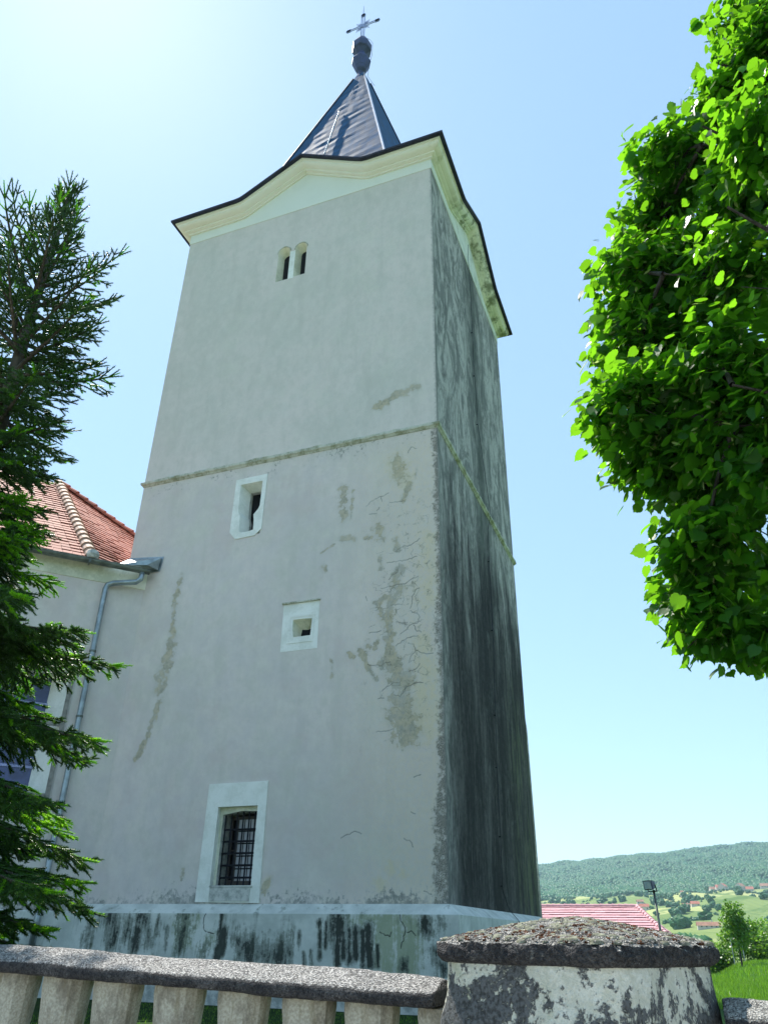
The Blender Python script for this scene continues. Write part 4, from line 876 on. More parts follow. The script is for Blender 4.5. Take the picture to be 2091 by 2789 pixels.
# ------------------------------------------------------------------ foliage helpers
def instance(TV, TF, P, Zd, Xd, S, SL=None):
    """copies of template (TV,TF) at P with local z along Zd, roughly x along Xd, scale S (SL along z)"""
    P = np.asarray(P); Zd = np.asarray(Zd, float); Zd = Zd/np.linalg.norm(Zd, axis=1)[:, None]
    Xd = np.asarray(Xd, float); Xd = Xd-(Xd*Zd).sum(1)[:, None]*Zd; Xd = Xd/np.maximum(np.linalg.norm(Xd, axis=1), 1e-6)[:, None]
    Yd = np.cross(Zd, Xd); S = np.asarray(S)[:, None, None]; SL = S if SL is None else np.asarray(SL)[:, None, None]
    T = np.asarray(TV)[None]
    V = P[:, None, :]+T[:, :, 0:1]*S*Xd[:, None, :]+T[:, :, 1:2]*S*Yd[:, None, :]+T[:, :, 2:3]*SL*Zd[:, None, :]
    n_ = len(TV); F = (np.asarray(TF)[None]+(np.arange(len(P))*n_)[:, None, None])
    return V.reshape(-1, 3), F.reshape(-1, np.asarray(TF).shape[1])
def shoot_template():
    V = []; F = []; n_ = 34; r = .0075
    for z in (0, 1.0):
        for k in range(3): V.append((r*math.cos(k*2.094)*(1-.5*z), r*math.sin(k*2.094)*(1-.5*z), z))
    for k in range(3): F += [(k, (k+1) % 3, 3+(k+1) % 3), (k, 3+(k+1) % 3, 3+k)]
    for i in range(n_):
        t = (i+.5)/n_; a = i*2.39996; l = .0185*(1-.25*t); c, s_ = math.cos(a), math.sin(a); b = len(V); w_ = .0030
        V += [(-s_*w_+c*.003, c*w_+s_*.003, t-.01), (s_*w_+c*.003, -c*w_+s_*.003, t+.0), (c*l, s_*l, t+.09)]; F.append((b, b+1, b+2))
    return np.array(V), np.array(F)
# ------------------------------------------------------------------ spruce
TX, TY = -1.07, -8.0
spruce = empty('spruce_tree', (TX, TY, -1.27), 'dark green spruce with drooping branches in front of the church wing', 'tree')
ZR = [(-1.2, .7), (-.6, .9), (-.47, 1.0), (-.19, 1.15), (-.03, 1.30), (.12, 1.1), (.25, 1.15), (.4, 1.2), (.62, 1.33), (.8, 1.22), (.97, .98), (1.20, .96), (1.50, 1.14), (1.70, .80), (1.95, .48), (2.35, .55), (2.73, .68), (3.21, .70), (3.77, .70), (4.2, .72), (4.40, .68), (4.6, .45), (4.8, .30), (5.15, .15), (5.5, .05), (5.7, .03)]
Rz = lambda z: float(np.interp(z, [a for a, _ in ZR], [b for _, b in ZR]))
f = MB(); f.tube([(TX+.01*math.sin(k), TY+.012*math.cos(k*1.3), -1.3+k*.48) for k in range(14)]+[(TX, TY, 5.55)], [.12*(1-k/15.5)+.008 for k in range(15)], 9)
f.build('trunk', M['bark'], spruce, smooth=True)
rnd = random.Random(21); SH = []; bw = MB(); z = -1.0; wh = 0
while z < 5.5:
    nb = 6 if z < 4.5 else 5; ph0 = rnd.uniform(0, 6.28)
    for k in range(nb):
        if rnd.random() < (.03 if z < 2.4 else .12): continue
        ph = ph0+2*math.pi*k/nb+rnd.gauss(0, .18); zz = z+rnd.uniform(-.06, .06)
        tdr = min(1, max(0, (zz-2.5)/3.0)); fwd = max(0, math.cos(ph-math.atan2(-.52, .855)))**3*(1-tdr); L = (1+.40*fwd)*(1.22 if rnd.random() < .12 else 1)*max(.10, Rz(min(5.8, zz-.10+.32*tdr))*rnd.uniform(.62 if zz > 2.4 else .78, 1.08)); hd = Vector((math.cos(ph), math.sin(ph), 0)); sd = Vector((-hd.y, hd.x, 0))
        tpos = min(1, max(0, (zz-2.5)/3.0)); e0 = .05+.95*tpos+rnd.gauss(0, .08)
        def bp(t):
            return Vector((TX, TY, zz))+hd*L*t*(1-.15*tpos*t)+Vector((0, 0, 1))*(L*(e0*t-(.42*(1-tpos))*t*t+.20*t**3*(1+tpos)))
        pts = [bp(i/7) for i in range(8)]; bw.tube(pts, [.016*(1-i/8)*(L+.3)+.003 for i in range(8)], 4, cap=False)
        ns = max(3, int(L/(.038 if zz < 2.6 else .062 if zz < 3.7 else .085)))
        for i in range(ns):
            t = .16+.84*(i+rnd.random()*.6)/ns; p = bp(min(t, 1)); dr = (bp(min(t, 1)+.01)-bp(min(t, 1)-.01)).normalized()
            for sgn in (-1, 1):
                if rnd.random() < .06: continue
                l2 = (.11+.42*(1-t)*min(L, 1.1))*rnd.uniform(.6, 1.15)*(1 if t > .25 else .7)
                d2 = (dr*(.75+.3*t)+sd*sgn*rnd.uniform(.6, 1.0)+Vector((0, 0, rnd.uniform(-.75, .25)*(1-tpos)+.25*tpos))).normalized()
                n2 = max(1, int(l2/.085)); q0 = p
                for j in range(n2):
                    droop = Vector((0, 0, -.12*(1-tpos)*j)); dj = (d2+droop+Vector((rnd.gauss(0, .06), rnd.gauss(0, .06), rnd.gauss(0, .06)))).normalized(); ls = l2/n2
                    fresh_lit = (t > .42 and j >= n2-2) and rnd.random() < (.85 if zz < 2.2 else .15)*(1 if mnoise.noise(Vector((ph*1.2, zz*1.4, 4))) > -.05 else .15)  # low lobes get more bright shoots, imitating sun through them
                    SH.append((q0, dj, ls*1.12, fresh_lit)); q0 = q0+dj*ls
                    for s3 in (-1, 1):
                        if rnd.random() < .72:
                            sx_ = dj.cross(Vector((0, 0, 1))); d3 = (dj*.8+sx_*s3*.75+Vector((0, 0, rnd.uniform(-.45, .25)))).normalized()
                            SH.append((q0-dj*ls*.4, d3, rnd.uniform(.045, .10)*(1.1 if j < n2-1 else .8), fresh_lit and rnd.random() < .7))
            SH.append((p, dr, L/ns*1.2, t > .85))
        for a in (-.5, 0, .5):      # terminal shoots
            d = ((bp(1)-bp(.93)).normalized()+sd*a+Vector((0, 0, .12+.25*tpos))).normalized(); SH.append((bp(1), d, rnd.uniform(.07, .14)+.05*tpos, rnd.random() < (.8 if zz < 2.2 else .3)))
    z += .165 if z < 3.8 else .19; wh += 1
for a in range(7): SH.append((Vector((TX, TY, 5.52)), Vector((math.cos(a)*.35, math.sin(a)*.35, 1)).normalized(), rnd.uniform(.12, .2), False))
bw.build('branches', M['bark'], spruce, smooth=True, fixn=False)
TV, TF = shoot_template()
for nm, fl, m in (('needles', False, 'needle'), ('fresh_lit_needles', True, 'newlitneedle')):
    L_ = [s_ for s_ in SH if s_[3] == fl]
    P = np.array([s_[0][:] for s_ in L_]); Zd = np.array([s_[1][:] for s_ in L_]); LL = np.array([s_[2] for s_ in L_])
    V, F = instance(TV, TF, P, Zd, rng.normal(size=P.shape), np.full(len(P), 1.0), LL); mk_np(nm, V, F, M[m], spruce)
print('spruce shoots', len(SH))
# ------------------------------------------------------------------ lime tree
LX, LY = 5.6, -6.3
lime = empty('lime_tree', (LX, LY, -1.27), 'bright green lime tree with broad leaves overhanging from the right', 'tree')
LZ = [(1.05, 1.0), (1.13, 1.85), (1.22, 2.12), (1.4, 2.28), (1.75, 2.32), (1.95, 2.26), (2.2, 2.14), (2.36, 2.08), (2.5, 2.12), (2.66, 2.34), (2.8, 2.52), (3.0, 2.56), (3.3, 2.56), (3.61, 2.47), (3.85, 2.36), (4.21, 2.34), (4.77, 2.22), (4.9, 1.88), (5.2, 1.80), (5.45, 1.66), (5.65, 1.56), (5.9, 1.68), (6.14, 1.64), (6.2, 1.0), (6.8, .88), (7.27, .74), (8.14, .62), (8.9, .5), (9.4, .2)]
Rl = lambda z: float(np.interp(z, [a for a, _ in LZ], [b for _, b in LZ]))
rnd = random.Random(5); camaz = math.atan2(CAM.y-LY, CAM.x-LX)
LOBES = [(Vector(l[:3]), l[3]) for l in [(5.02,-6.78,6.69,0.37),(4.65,-6.67,5.66,0.35),(4.15,-6.67,5.25,0.38),(3.94,-6.34,4.95,0.36),(3.68,-6.52,4.2,0.39),(3.6,-6.41,3.68,0.41),(3.48,-6.61,2.9,0.39),(3.58,-6.41,2.57,0.33),(3.87,-6.33,2.34,0.32),(3.72,-6.62,1.78,0.27),(3.66,-6.42,1.57,0.26),(3.66,-6.62,1.27,0.22),(3.82,-6.43,1.27,0.23),(3.95,-6.64,1.13,0.19),(4.04,-6.85,2.96,0.37),(4.01,-6.75,2.44,0.33),(4.22,-6.88,3.68,0.36),(4.53,-6.84,4.51,0.36)]]
for k in range(95):      # boughs spread over the rest of the crown
    z = rnd.uniform(1.5, 8.6); ph = rnd.uniform(-math.pi, math.pi); R0 = max(.15, Rl(z)-.72-rnd.random()*.15)
    LOBES.append((Vector((LX+R0*math.cos(ph), LY+R0*math.sin(ph), z)), rnd.uniform(.28, .46)*min(1, .4+R0*.5)))
sprays = []
for i, (c, r) in enumerate(LOBES):
    dphi = (math.atan2(c.y-LY, c.x-LX)-camaz+math.pi) % (2*math.pi)-math.pi; vis = i < 18 or -2.0 < dphi < 1.3
    for k in range(int((122 if i < 18 else 62 if vis else 18)*(r/.4)**1.7)):
        d = Vector((rnd.gauss(0, 1), rnd.gauss(0, 1), rnd.gauss(0, 1)+.25)).normalized(); q_ = max(.05, r-.09)*(1+(rnd.gauss(0, .10) if rnd.random() < .35 else -abs(rnd.gauss(0, .30))))*(1+.32*mnoise.noise(Vector((d.x*2.2+i*3, d.y*2.2, d.z*2.2))))
        if mnoise.noise(Vector((d.x*2.6, d.y*2.6+i*5, d.z*2.6))) < -.30: continue
        sprays.append((c+Vector((d.x*q_, d.y*q_, d.z*q_*.88)), d))
for k in range(420):      # shaded inner foliage
    z = rnd.uniform(1.3, 8.3); R0 = max(.2, Rl(z)-.75); ph = rnd.uniform(-math.pi, math.pi); r = R0*rnd.uniform(.45, 1); sprays.append((Vector((LX+r*math.cos(ph), LY+r*math.sin(ph), z)), Vector((math.cos(ph), math.sin(ph), 0))))
print('sprays', len(sprays))
lv = MB(); limbs = []
f = MB(); f.tube([(LX, LY, -1.3), (LX+.03, LY, 0), (LX-.02, LY+.03, 1.5), (LX, LY, 3.5), (LX+.04, LY, 5.5), (LX, LY, 7.6)], [.2, .17, .15, .11, .07, .02], 12); f.build('trunk', M['limebark'], lime, smooth=True)
bb = MB()
for k in range(46):
    z0 = rnd.uniform(.7, 6.0); ph = camaz+rnd.uniform(-2.1, 1.5) if k < 34 else rnd.uniform(0, 6.28); z0 = max(z0, 1.2); zt_ = z0+rnd.uniform(-.25, 1.2); R1 = Rl(min(zt_, 7.8))*.8
    pts = [Vector((LX, LY, z0)), Vector((LX+R1*.45*math.cos(ph+.1), LY+R1*.45*math.sin(ph+.1), z0+(zt_-z0)*.65)), Vector((LX+R1*math.cos(ph), LY+R1*math.sin(ph), zt_))]
    bb.tube(pts, [.045, .026, .008], 6, cap=False); limbs.append(pts)
lp = [a.lerp(b, t) for L in limbs for a, b in zip(L[:-1], L[1:]) for t in (0, .25, .5, .75, 1)]
LP = np.array([p[:] for p in lp])
LVs = []; BR = []
for c, r in LOBES:
    d = LP-np.array(c[:]); a = lp[int((d**2).sum(1).argmin())]; bb.tube([a, a.lerp(c, .5)+Vector((0, 0, .05)), c], [.020, .014, .007], 5, cap=False)
for c, dn in sprays:
    if rnd.random() < .30: bb.tube([c-dn*rnd.uniform(.12, .3)+Vector((rnd.gauss(0, .05), rnd.gauss(0, .05), -.02)), c], [.0045, .002], 4, cap=False)
    out = (Vector((c.x-LX, c.y-LY, 0)).normalized()*.5+Vector((dn.x, dn.y, dn.z*.4))).normalized(); nl = rnd.randint(7, 13)
    for k in range(nl):
        cl = lambda s_: max(-1.7*s_, min(1.7*s_, rnd.gauss(0, s_))); p = c+Vector((cl(.10), cl(.10), cl(.075)))
        nrm = (Vector((0, 0, .75))+out*rnd.uniform(-.1, .9)+Vector((rnd.gauss(0, .55), rnd.gauss(0, .55), rnd.gauss(0, .45)))).normalized()
        tip = (out*.8+Vector((rnd.gauss(0, .5), rnd.gauss(0, .5), -.75+rnd.gauss(0, .25)))).normalized()
        LVs.append((p, tip, nrm, rnd.uniform(.045, .082) if rnd.random() < .5 else rnd.uniform(.07, .118)))
        if rnd.random() < .20: BR.append((p+Vector((0, 0, -.02)), (tip+Vector((rnd.gauss(0, .5), rnd.gauss(0, .5), rnd.gauss(0, .3)))).normalized(), nrm, rnd.uniform(.05, .075)))
bb.build('branches', M['limebark'], lime, smooth=True, fixn=False)
# heart-shaped leaf: z along the midrib (stalk at 0, tip at 1), x across, y = normal
oc = [(.16, -.06), (.34, -.02), (.40, .06), (.50, .16), (.47, .26), (.53, .38), (.45, .47), (.46, .58), (.33, .66), (.29, .78), (.14, .86)]
no = len(oc); dz_ = lambda x, z: .05+.10*x-.16*(z-.4)**2-.22*x*x
LT = [(0, 0, .06), (0, .0, .5), (0, -.07, 1.10)]+[(x, dz_(x, z), z) for x, z in oc]+[(-x, dz_(x, z), z) for x, z in oc]+[(.012, 0, .06), (-.012, 0, .06), (0, .12, -.42)]
LF = [(0, 3, 1)]+[(3+i, 4+i, 1) for i in range(no-1)]+[(2+no, 2, 1)]+[(0, 1, 3+no)]+[(3+no+i, 1, 4+no+i) for i in range(no-1)]+[(2+2*no, 1, 2)]+[(3+2*no, 4+2*no, 5+2*no)]
def leaves(name, L_, T, Fc, m, parent, wx=1.0):
    P = np.array([a[0][:] for a in L_]); Zd = np.array([a[1][:] for a in L_]); Nn = np.array([a[2][:] for a in L_]); S = np.array([a[3] for a in L_])
    Zd = Zd/np.linalg.norm(Zd, axis=1)[:, None]; X = np.cross(Nn, Zd)
    V, F = instance(np.array(T), np.array(Fc), P, Zd, X, S); return mk_np(name, V, F, M[m], parent)
leaves('leaves', LVs, LT, LF, 'leaf', lime)
BT = [(.0, 0, 0), (.12, .02, .25), (.13, .0, .75), (0, -.04, 1.1), (-.13, .0, .75), (-.12, .02, .25)]
leaves('bracts', BR, BT, [(0, 1, 2), (0, 2, 3), (0, 3, 4), (0, 4, 5)], 'bract', lime)
print('lime leaves', len(LVs))
# ------------------------------------------------------------------ grass
def grass():
    r = rng; L_ = []
    a = r.uniform([-4.5, -8.3], [4.5, -.5], (16000, 2)); b = np.stack([r.uniform(2.0, 14, 26000), 14+38*r.random(26000)**.8], 1)
    c_ = r.uniform([2.8, 3.0], [8.0, 17.0], (30000, 2)); P2_ = np.concatenate([a, b, c_]); hh = np.concatenate([r.uniform(.02, .05, len(a)), r.uniform(.06, .17, len(b)), r.uniform(.05, .13, len(c_))]); wd = np.concatenate([np.full(len(a), .004), np.full(len(b), .02), np.full(len(c_), .008)])
    n_ = len(P2_); z = th(P2_[:, 0], P2_[:, 1]); B = np.stack([P2_[:, 0], P2_[:, 1], z-.01], 1); t = r.uniform(0, 6.28, n_); dx = np.stack([np.cos(t), np.sin(t), t*0], 1)*wd[:, None]
    tip = B+np.stack([r.normal(0, .35, n_)*hh, r.normal(0, .35, n_)*hh, hh], 1); V = np.stack([B-dx, B+dx, tip], 1).reshape(-1, 3)
    o = mk_np('grass', V, np.arange(n_*3).reshape(-1, 3), M['blades']); tag(o, kind='stuff')
grass()
# ------------------------------------------------------------------ bushes and young trees beyond the lawn
def blob(name, c, rx, ry, rz, n_, size, m, parent, seed, lumps=5):
    r = np.random.default_rng(seed); cs = r.normal(size=(lumps, 3)); cs = cs/np.linalg.norm(cs, axis=1)[:, None]*.5; k = r.integers(0, lumps, n_)
    d = r.normal(size=(n_, 3)); d = d/np.linalg.norm(d, axis=1)[:, None]; q_ = cs[k]+d*(.55*r.random((n_, 1))**.35)
    P = np.array(c)+q_*np.array([rx, ry, rz]); P[:, 2] = np.maximum(P[:, 2], c[2]-rz*.98)
    Nn = d*.7+np.array([0, 0, .5])+r.normal(0, .4, (n_, 3)); T = r.normal(size=(n_, 3)); T[:, 2] -= .4; T = T/np.linalg.norm(T, axis=1)[:, None]; X = np.cross(Nn, T)
    V, F = instance(np.array([(-.42, 0, .5), (0, .06, 0), (.42, 0, .5), (0, 0, 1.)]), np.array([(0, 1, 2), (0, 2, 3)]), P, T, X, r.uniform(size*.6, size*1.3, n_))
    return mk_np(name, V, F, M[m], parent)
def bush(label, x, y, w_, h, seed, n_=3800, size=.16, m='hedge', group=None):
    z = float(th(x, y)); t = empty('bush', (x, y, z), label, 'bush', group)
    f = MB()
    for k in range(5): a = k*1.3+seed; f.tube([(x+.05*math.cos(a), y+.05*math.sin(a), z-.05), (x+w_*.3*math.cos(a), y+w_*.3*math.sin(a), z+h*.6)], [.04, .015], 5)
    f.build('stem', M['limebark'], t, fixn=False); blob('foliage', (x, y, z+h*.5), w_/1.0, w_*.8, h*.52, n_, size, m, t, seed, 8)
def young(label, x, y, h, w_, seed, n_=1500, size=.16, trunk=.35, m='hedge', group=None):
    z = float(th(x, y)); t = empty('young_tree', (x, y, z), label, 'tree', group)
    f = MB(); f.tube([(x, y, z-.05), (x+.03, y, z+h*.5), (x, y, z+h*.92)], [.05, .035, .01], 6)
    for k in range(9): a = k*2.4; zz = z+h*(trunk+.06*k); f.tube([(x, y, zz), (x+w_*.4*math.cos(a), y+w_*.4*math.sin(a), zz+h*.1)], [.018, .005], 4)
    f.build('trunk', M['limebark'], t, fixn=False); blob('crown', (x, y, z+h*(trunk+1)/2), w_, w_, h*(1-trunk)/2*1.12, n_, size, m, t, seed, 9)
#PX# helper to turn bearing/distance into ground position
def br(azd, r): a = math.radians(azd); return 3.43+r*math.sin(a), -11.41+r*math.cos(a)
bush('large leafy bush at the far edge of the lawn, with a dark hollow', *br(1.75, 58), 2.2, 2.55, 31, 5200)
bush('rounded green bush at the right edge behind the lawn', *br(4.1, 56), 2.3, 2.4, 32, 4600)
bush('low pale bush left of the large leafy one behind the lawn', *br(-.75, 60), 1.9, 2.3, 33, 3400)
bush('bush half hidden behind the right end of the pillar cap', *br(-2.6, 62), 1.9, 2.2, 34, 3000)
bush('yellowish bush at the foot of the floodlight pole', *br(-4.1, 56), 1.5, 2.1, 35, 2400)
bush('dark bush between the two rounded bushes behind the lawn', *br(3.0, 66), 1.7, 2.2, 36, 3000)
young('young tree standing alone above the hedge bushes', *br(.85, 47), 3.05, .72, 41, 1900, .13, .22)
young('small young tree close behind the floodlight pole', *br(-2.95, 50), 3.3, .75, 42, 1500, .16, .25)
young('thin sapling in front of the red tiled roof', *br(-7.5, 34), 1.75, .38, 43, 330, .13, .35)
f = MB(); wx_, wy_ = br(.75, 55); zf = float(th(wx_, wy_)); f.box(wx_-.35, wx_+.35, wy_-.03, wy_+.03, zf+1.30, zf+1.38)
for dx in (-.3, .27): f.box(wx_+dx, wx_+dx+.04, wy_-.028, wy_+.028, zf-.05, zf+1.31)
tag(f.build('rail_fence', M['whiterough']), 'short pale rail half sunk in the hedge bushes', 'fence')
# ------------------------------------------------------------------ red roofed house below the churchyard
house = empty('house', (-4.3, 41.5, -3.9), 'low house with pinkish-red tiled hip roof behind the tower', 'house')
RX0, RX1, RY, RZt, ZE, HW = -13.0, -.95, 41.5, 1.40, -.85, 5.6
f = MB(); f.box(RX0-3.5, RX1+2.2, RY-HW+.6, RY+HW-.6, -4.6, ZE+.05); f.build('wall', M['white'], house)
sl_ = math.atan2(RZt-ZE, HW); mb = MB(); fO = Vector((RX1, RY-HW, ZE)); eX = Vector((1, 0, 0)); uS = Vector((0, math.cos(sl_), math.sin(sl_))); nS = Vector((0, -math.sin(sl_), math.cos(sl_)))
tl = HW/math.cos(sl_); tile_roof(mb, fO, eX, uS, nS, [(-(RX1-RX0)-4.5, 0), (2.6, 0), (0, tl), (-(RX1-RX0), tl)], .36, .30, .06, 8, .004)
slx = math.atan2(RZt-ZE, 2.6); eY = Vector((0, 1, 0)); uE = Vector((-math.cos(slx), 0, math.sin(slx))); nE = Vector((math.sin(slx), 0, math.cos(slx)))
tile_roof(mb, Vector((RX1+2.6, RY, ZE)), eY, uE, nE, [(-HW, 0), (HW, 0), (0, 2.6/math.cos(slx))], .36, .30, .06, 9, .004)
mb.add([(RX0-4.5, RY+HW, ZE), (RX1+2.6, RY+HW, ZE), (RX1, RY, RZt), (RX0, RY, RZt)], [(0, 1, 2, 3)])
rf = mb.build('roof', M['redtile'], house, fixn=False)
f = MB(); f.add([(RX0-4.5, RY-HW, ZE-.03), (RX1+2.6, RY-HW, ZE-.03), (RX1, RY, RZt-.03), (RX0, RY, RZt-.03), (RX1+2.6, RY+HW, ZE-.03)], [(0, 1, 2, 3), (1, 4, 2)]); f.build('roof_deck', M['soffit'], rf)
ridge_tiles('ridge_tiles', Vector((RX0, RY, RZt+.05)), Vector((RX1, RY, RZt+.05)), .13, 'redtile', rf, 34)
ridge_tiles('hip_tiles', Vector((RX1+2.5, RY-HW+.1, ZE+.08)), Vector((RX1, RY, RZt+.06)), .13, 'redtile', rf, 20)
# ------------------------------------------------------------------ floodlight on its pole
fx, fy = 2.36, 6.50
fl = empty('floodlight', (fx, fy, float(th(fx, fy))), 'square floodlight on a thin leaning pole behind the pillar', 'floodlight')
f = MB(); f.tube([(fx+.0, fy, th(fx, fy)-.05), (fx-.05, fy, .50)], [.026, .022], 8); f.build('pole', M['gutter'], fl, smooth=True)
hc = Vector((fx-.09, fy-.05, .59)); hf = Vector((-.62, -.75, -.12)).normalized(); hr = hf.cross(Vector((0, 0, 1))).normalized(); hu = hr.cross(hf)
f = MB(); A_ = [hc+hf*.07+hr*a*.105+hu*b*.085 for a, b in ((-1, -1), (1, -1), (1, 1), (-1, 1))]; B_ = [hc-hf*.07+hr*a*.055+hu*b*.05 for a, b in ((-1, -1), (1, -1), (1, 1), (-1, 1))]
f.loft(A_, B_); f.add(B_, [(0, 1, 2, 3)]); C_ = [p+hf*.02 for p in A_]; f.loft(C_, A_)
q = N('dark blue paint'); dbp = q.fin((.02, .03, .09), .35, spec=.5); hs = f.build('lamp_housing', dbp, fl)
gl = N('lamp glass'); glm = gl.fin(gl.mix(gl.step(gl.noise(9), .4, .6), (.7, .78, .85), (.9, .93, .95)), .15, spec=.8)
f = MB(); f.obox(hc+hf*.086, hr, hf, hu, .18, .006, .14); f.build('lamp_glass', glm, hs)
f = MB(); f.tube([hc+hr*.11, hc+hr*.11-hu*.12-hf*.02, hc-hr*.11-hu*.12-hf*.02, hc-hr*.11], .012, 6); f.box(fx-.07, fx-.03, fy-.02, fy+.02, .44, .50); f.build('bracket', M['blackiron'], fl)
# ------------------------------------------------------------------ far slope: houses, trees, forest
def far_r(azd, tn):
    rs = np.arange(230, 1500, 4.); a = math.radians(azd); z = th(3.43+rs*np.sin(a), -11.41+rs*np.cos(a)); t = (z+.41)/rs; i = int(np.abs(t-tn).argmin()); return rs[i]
def far_house(azd, r, w_, d_, h_, rot, label, mroof, mwall='cream2', group='houses on the far slope'):
    x, y = br(azd, r); z = float(th(x, y)); t = empty('far_house', (x, y, z), label, 'house', group); c, s_ = math.cos(rot), math.sin(rot)
    X = lambda a, b, zz: (x+a*c-b*s_, y+a*s_+b*c, z+zz)
    f = MB(); f.add([X(-w_, -d_, -2), X(w_, -d_, -2), X(w_, d_, -2), X(-w_, d_, -2), X(-w_, -d_, h_), X(w_, -d_, h_), X(w_, d_, h_), X(-w_, d_, h_), X(-w_, 0, h_+d_*.75), X(w_, 0, h_+d_*.75)],
                    [(0, 1, 5, 4), (1, 2, 6, 9, 5), (2, 3, 7, 6), (3, 0, 4, 8, 7)]); f.build('wall', M[mwall], t, fixn=False)
    e = .5; f = MB(); k = .75
    f.add([X(-w_-e, -d_-e, h_-e*k+.1), X(w_+e, -d_-e, h_-e*k+.1), X(w_+e, 0, h_+d_*k+.1), X(-w_-e, 0, h_+d_*k+.1), X(w_+e, d_+e, h_-e*k+.1), X(-w_-e, d_+e, h_-e*k+.1)], [(0, 1, 2, 3), (3, 2, 4, 5)])
    rf_ = f.build('roof', M[mroof], t, fixn=False); f = MB(); f.add([X(a, b, zz) for zz in (h_+d_*.4, h_+d_*.75+1.0) for a, b in ((w_*.3, .2), (w_*.3+.7, .2), (w_*.3+.7, .9), (w_*.3, .9))], [(0, 1, 5, 4), (1, 2, 6, 5), (2, 3, 7, 6), (3, 0, 4, 7), (4, 5, 6, 7)]); f.build('chimney', M['whiterough'], rf_)
    for a in np.linspace(-w_*.65, w_*.65, max(2, int(w_/1.6))):
        f = MB(); f.add([X(a-.5, -d_-.05, h_*.35), X(a+.5, -d_-.05, h_*.35), X(a+.5, -d_-.05, h_*.75), X(a-.5, -d_-.05, h_*.75)], [(0, 1, 2, 3)]); f.build('window', M['soffit'], t, fixn=False)
M['cream2'] = plain('far house wall', (.55, .50, .44), .9); M['pinkroof'] = plain('far red roof', (.36, .13, .09), .9, 0, .2, .5); M['brownroof'] = plain('far brown roof', (.30, .16, .11), .9, 0, .2, .5)
for a, t_, w_, d_, h_, ro, lb, mr in [(-4.29, .0300, 5.6, 4.2, 5.0, .1, 'pale two-storey house with orange-red roof left of the floodlight', 'pinkroof'), (-1.23, .0345, 5.2, 4, 3.2, .15, 'brown walled house with red roof right of the floodlight', 'pinkroof'),
    (-.65, .0138, 8.5, 3.2, 2.2, .1, 'long low house with pale red roof just above the hedge', 'brownroof'), (-4.95, .0385, 6, 4, 3, .3, 'pale long house in the trees farthest left', 'brownroof'),
    (.42, .0555, 9, 6, 5, .2, 'village house with red roof at the wood edge, left of the group', 'pinkroof'), (.56, .0505, 8, 6, 7, 1.2, 'tall gabled red-roofed house below the leftmost village house', 'pinkroof'),
    (1.55, .0548, 7, 6, 8, 1.0, 'white gabled house in the middle of the village', 'brownroof'), (2.0, .0540, 9, 6, 5, .1, 'pink roofed house right of the white gabled house', 'pinkroof'), (3.0, .0555, 10, 6, 4, .0, 'pale ochre house at the right edge of the village', 'brownroof'),
    (-.05, .0510, 6, 5, 4, .4, 'small pale house left of the gabled red-roofed house', 'brownroof'), (-1.9, .0437, 2.5, 2.5, 8, .2, 'narrow white gabled house on the field slope', 'brownroof'), (-1.75, .0335, 5, 3.5, 2.5, .4, 'brownish barn among shrubs right of the floodlight', 'brownroof'), (-4.5, .0368, 5, 3.5, 3, .2, 'small grey house above the two-storey one', 'brownroof')]:
    far_house(a, far_r(a, t_), w_*.8, d_*.8, h_*.8, ro, lb, mr, group=None)
def crown_mesh(name, seed, sub=2):
    bm = bmesh.new(); bmesh.ops.create_icosphere(bm, subdivisions=sub+1, radius=1)
    for v in bm.verts:
        d = 1+mnoise.noise(v.co*1.6+Vector((seed*7, 0, 0)))*.5+mnoise.noise(v.co*4+Vector((seed*3, 5, 0)))*.30; v.co *= d; v.co.z = v.co.z*.92+.0
    me = bpy.data.meshes.new(name); bm.to_mesh(me); bm.free(); me.materials.append(M['farleaf']); return me
crowns = [crown_mesh('crown', k) for k in range(5)]
fm = MB(); fm.tube([(0, 0, -1), (0, 0, 1)], [.10, .06], 5); tmesh = None
rnd = random.Random(77); far_n = 0
proto = []
for k in range(5):
    t = bpy.data.objects.new('field_tree', None); c_ = bpy.data.objects.new('crown', crowns[k]); c_.parent = t
    if tmesh is None: o_t = fm.build('trunk', M['limebark']); tmesh = o_t.data; bpy.data.objects.remove(o_t)
    tr = bpy.data.objects.new('trunk', tmesh); tr.parent = t; tr.location = (0, 0, -.9); proto.append((t, c_, tr))
belts = [(-10.5, 4.5, .0330, .0400, 40), (-6.5, 4.3, .0400, .0480, 36), (-.5, 4.4, .044, .0535, 40), (-4, 4.5, .0120, .0300, 38), (-10.5, -3, .036, .041, 24)]
for a0, a1, t0, t1, n_ in belts:
    for k in range(n_):
        a = rnd.uniform(a0, a1); r = far_r(a, rnd.uniform(t0, t1)); x, y = br(a, r)
        if mnoise.noise(Vector((x/60, y/60, 3))) < -.12: continue
        z = float(th(x, y)); s_ = rnd.uniform(2.2, 4.6)*(.7 if r < 600 else 1); t, c_, tr = proto[rnd.randrange(5)]
        o = t.copy(); c2 = c_.copy(); t2 = tr.copy(); COL.objects.link(o); COL.objects.link(c2); COL.objects.link(t2); c2.parent = o; t2.parent = o
        o.location = (x, y, z+s_*.75); o.scale = (s_*rnd.uniform(.9, 1.4), s_, s_*rnd.uniform(.8, 1.2)); o.rotation_euler = (0, 0, rnd.uniform(0, 6))
        tag(o, 'rounded green tree scattered among the fields of the far slope', 'tree', 'trees among the fields of the far slope'); far_n += 1
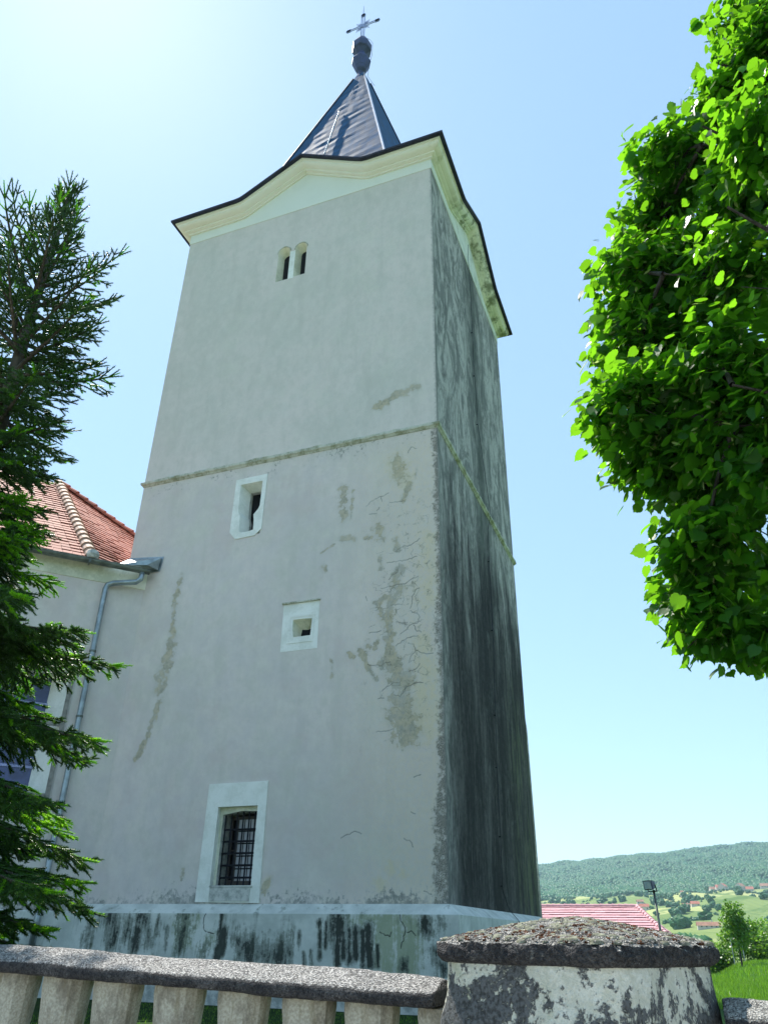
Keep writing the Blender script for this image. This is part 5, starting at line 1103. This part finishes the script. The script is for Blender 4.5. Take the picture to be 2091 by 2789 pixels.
def forest():
    r = np.random.default_rng(3); bm = bmesh.new(); bmesh.ops.create_icosphere(bm, subdivisions=1, radius=1); T = np.array([v.co[:] for v in bm.verts]); Fc = np.array([[v.index for v in f_.verts] for f_ in bm.faces]); bm.free()
    n_ = 42000; az = np.radians(r.uniform(-17, 9, n_)); rr_ = 1440+1520*r.random(n_)**1.0; x = 3.43+rr_*np.sin(az); y = -11.41+rr_*np.cos(az)
    edge = FL(x, y); k = rr_ > edge+r.normal(0, 8, n_); x, y, rr_ = x[k], y[k], rr_[k]; n_ = len(x); z = th(x, y); s_ = r.uniform(3.4, 6.0, n_)
    V = T[None]*s_[:, None, None]*np.array([1, 1, 1.05]); V *= (1+r.normal(0, .13, V.shape[:2]))[:, :, None]; V += np.stack([x, y, z+s_*.30], 1)[:, None]
    F = Fc[None]+(np.arange(n_)*len(T))[:, None, None]; o = mk_np('forest', V.reshape(-1, 3), F.reshape(-1, 3), M['farleaf']); tag(o, kind='stuff')
forest()
def scrub():      # loose shrub masses and field margins nobody could count
    r = np.random.default_rng(8); bm = bmesh.new(); bmesh.ops.create_icosphere(bm, subdivisions=1, radius=1); T = np.array([v.co[:] for v in bm.verts]); Fc = np.array([[v.index for v in f_.verts] for f_ in bm.faces]); bm.free()
    n_ = 9000; az = np.radians(r.uniform(-13, 6, n_)); rr_ = 240+1200*r.random(n_); x = 3.43+rr_*np.sin(az); y = -11.41+rr_*np.cos(az)
    nz = np.array([mnoise.noise(Vector((a/75, b/75, 1.7)))+.5*mnoise.noise(Vector((a/28, b/28, 5))) for a, b in zip(x, y)])
    k = nz > .36; x, y = x[k], y[k]; n_ = len(x); z = th(x, y); s_ = r.uniform(.9, 2.4, n_)
    V = T[None]*s_[:, None, None]; V *= (1+r.normal(0, .15, V.shape[:2]))[:, :, None]; V += np.stack([x, y, z+s_*.4], 1)[:, None]
    F = Fc[None]+(np.arange(n_)*len(T))[:, None, None]; o = mk_np('scrub', V.reshape(-1, 3), F.reshape(-1, 3), M['farleaf']); tag(o, kind='stuff')
scrub()
print('far trees', far_n, 'objects', len(bpy.data.objects))
# ------------------------------------------------------------------ haze
q = bpy.data.materials.new('haze air'); q.use_nodes = True; t_ = q.node_tree; t_.nodes.remove(t_.nodes['Principled BSDF'])
pv = t_.nodes.new('ShaderNodeVolumePrincipled'); pv.inputs['Color'].default_value = (.58, .84, .96, 1); pv.inputs['Density'].default_value = .00013; pv.inputs['Anisotropy'].default_value = .2
t_.links.new(pv.outputs[0], t_.nodes['Material Output'].inputs['Volume'])
zlo = float(GZ.min())-1; f = MB(); f.box(-14200, 14200, -9200, 14200, zlo, 300)
hz = f.build('haze', q); tag(hz, kind='stuff'); hz.visible_shadow = True
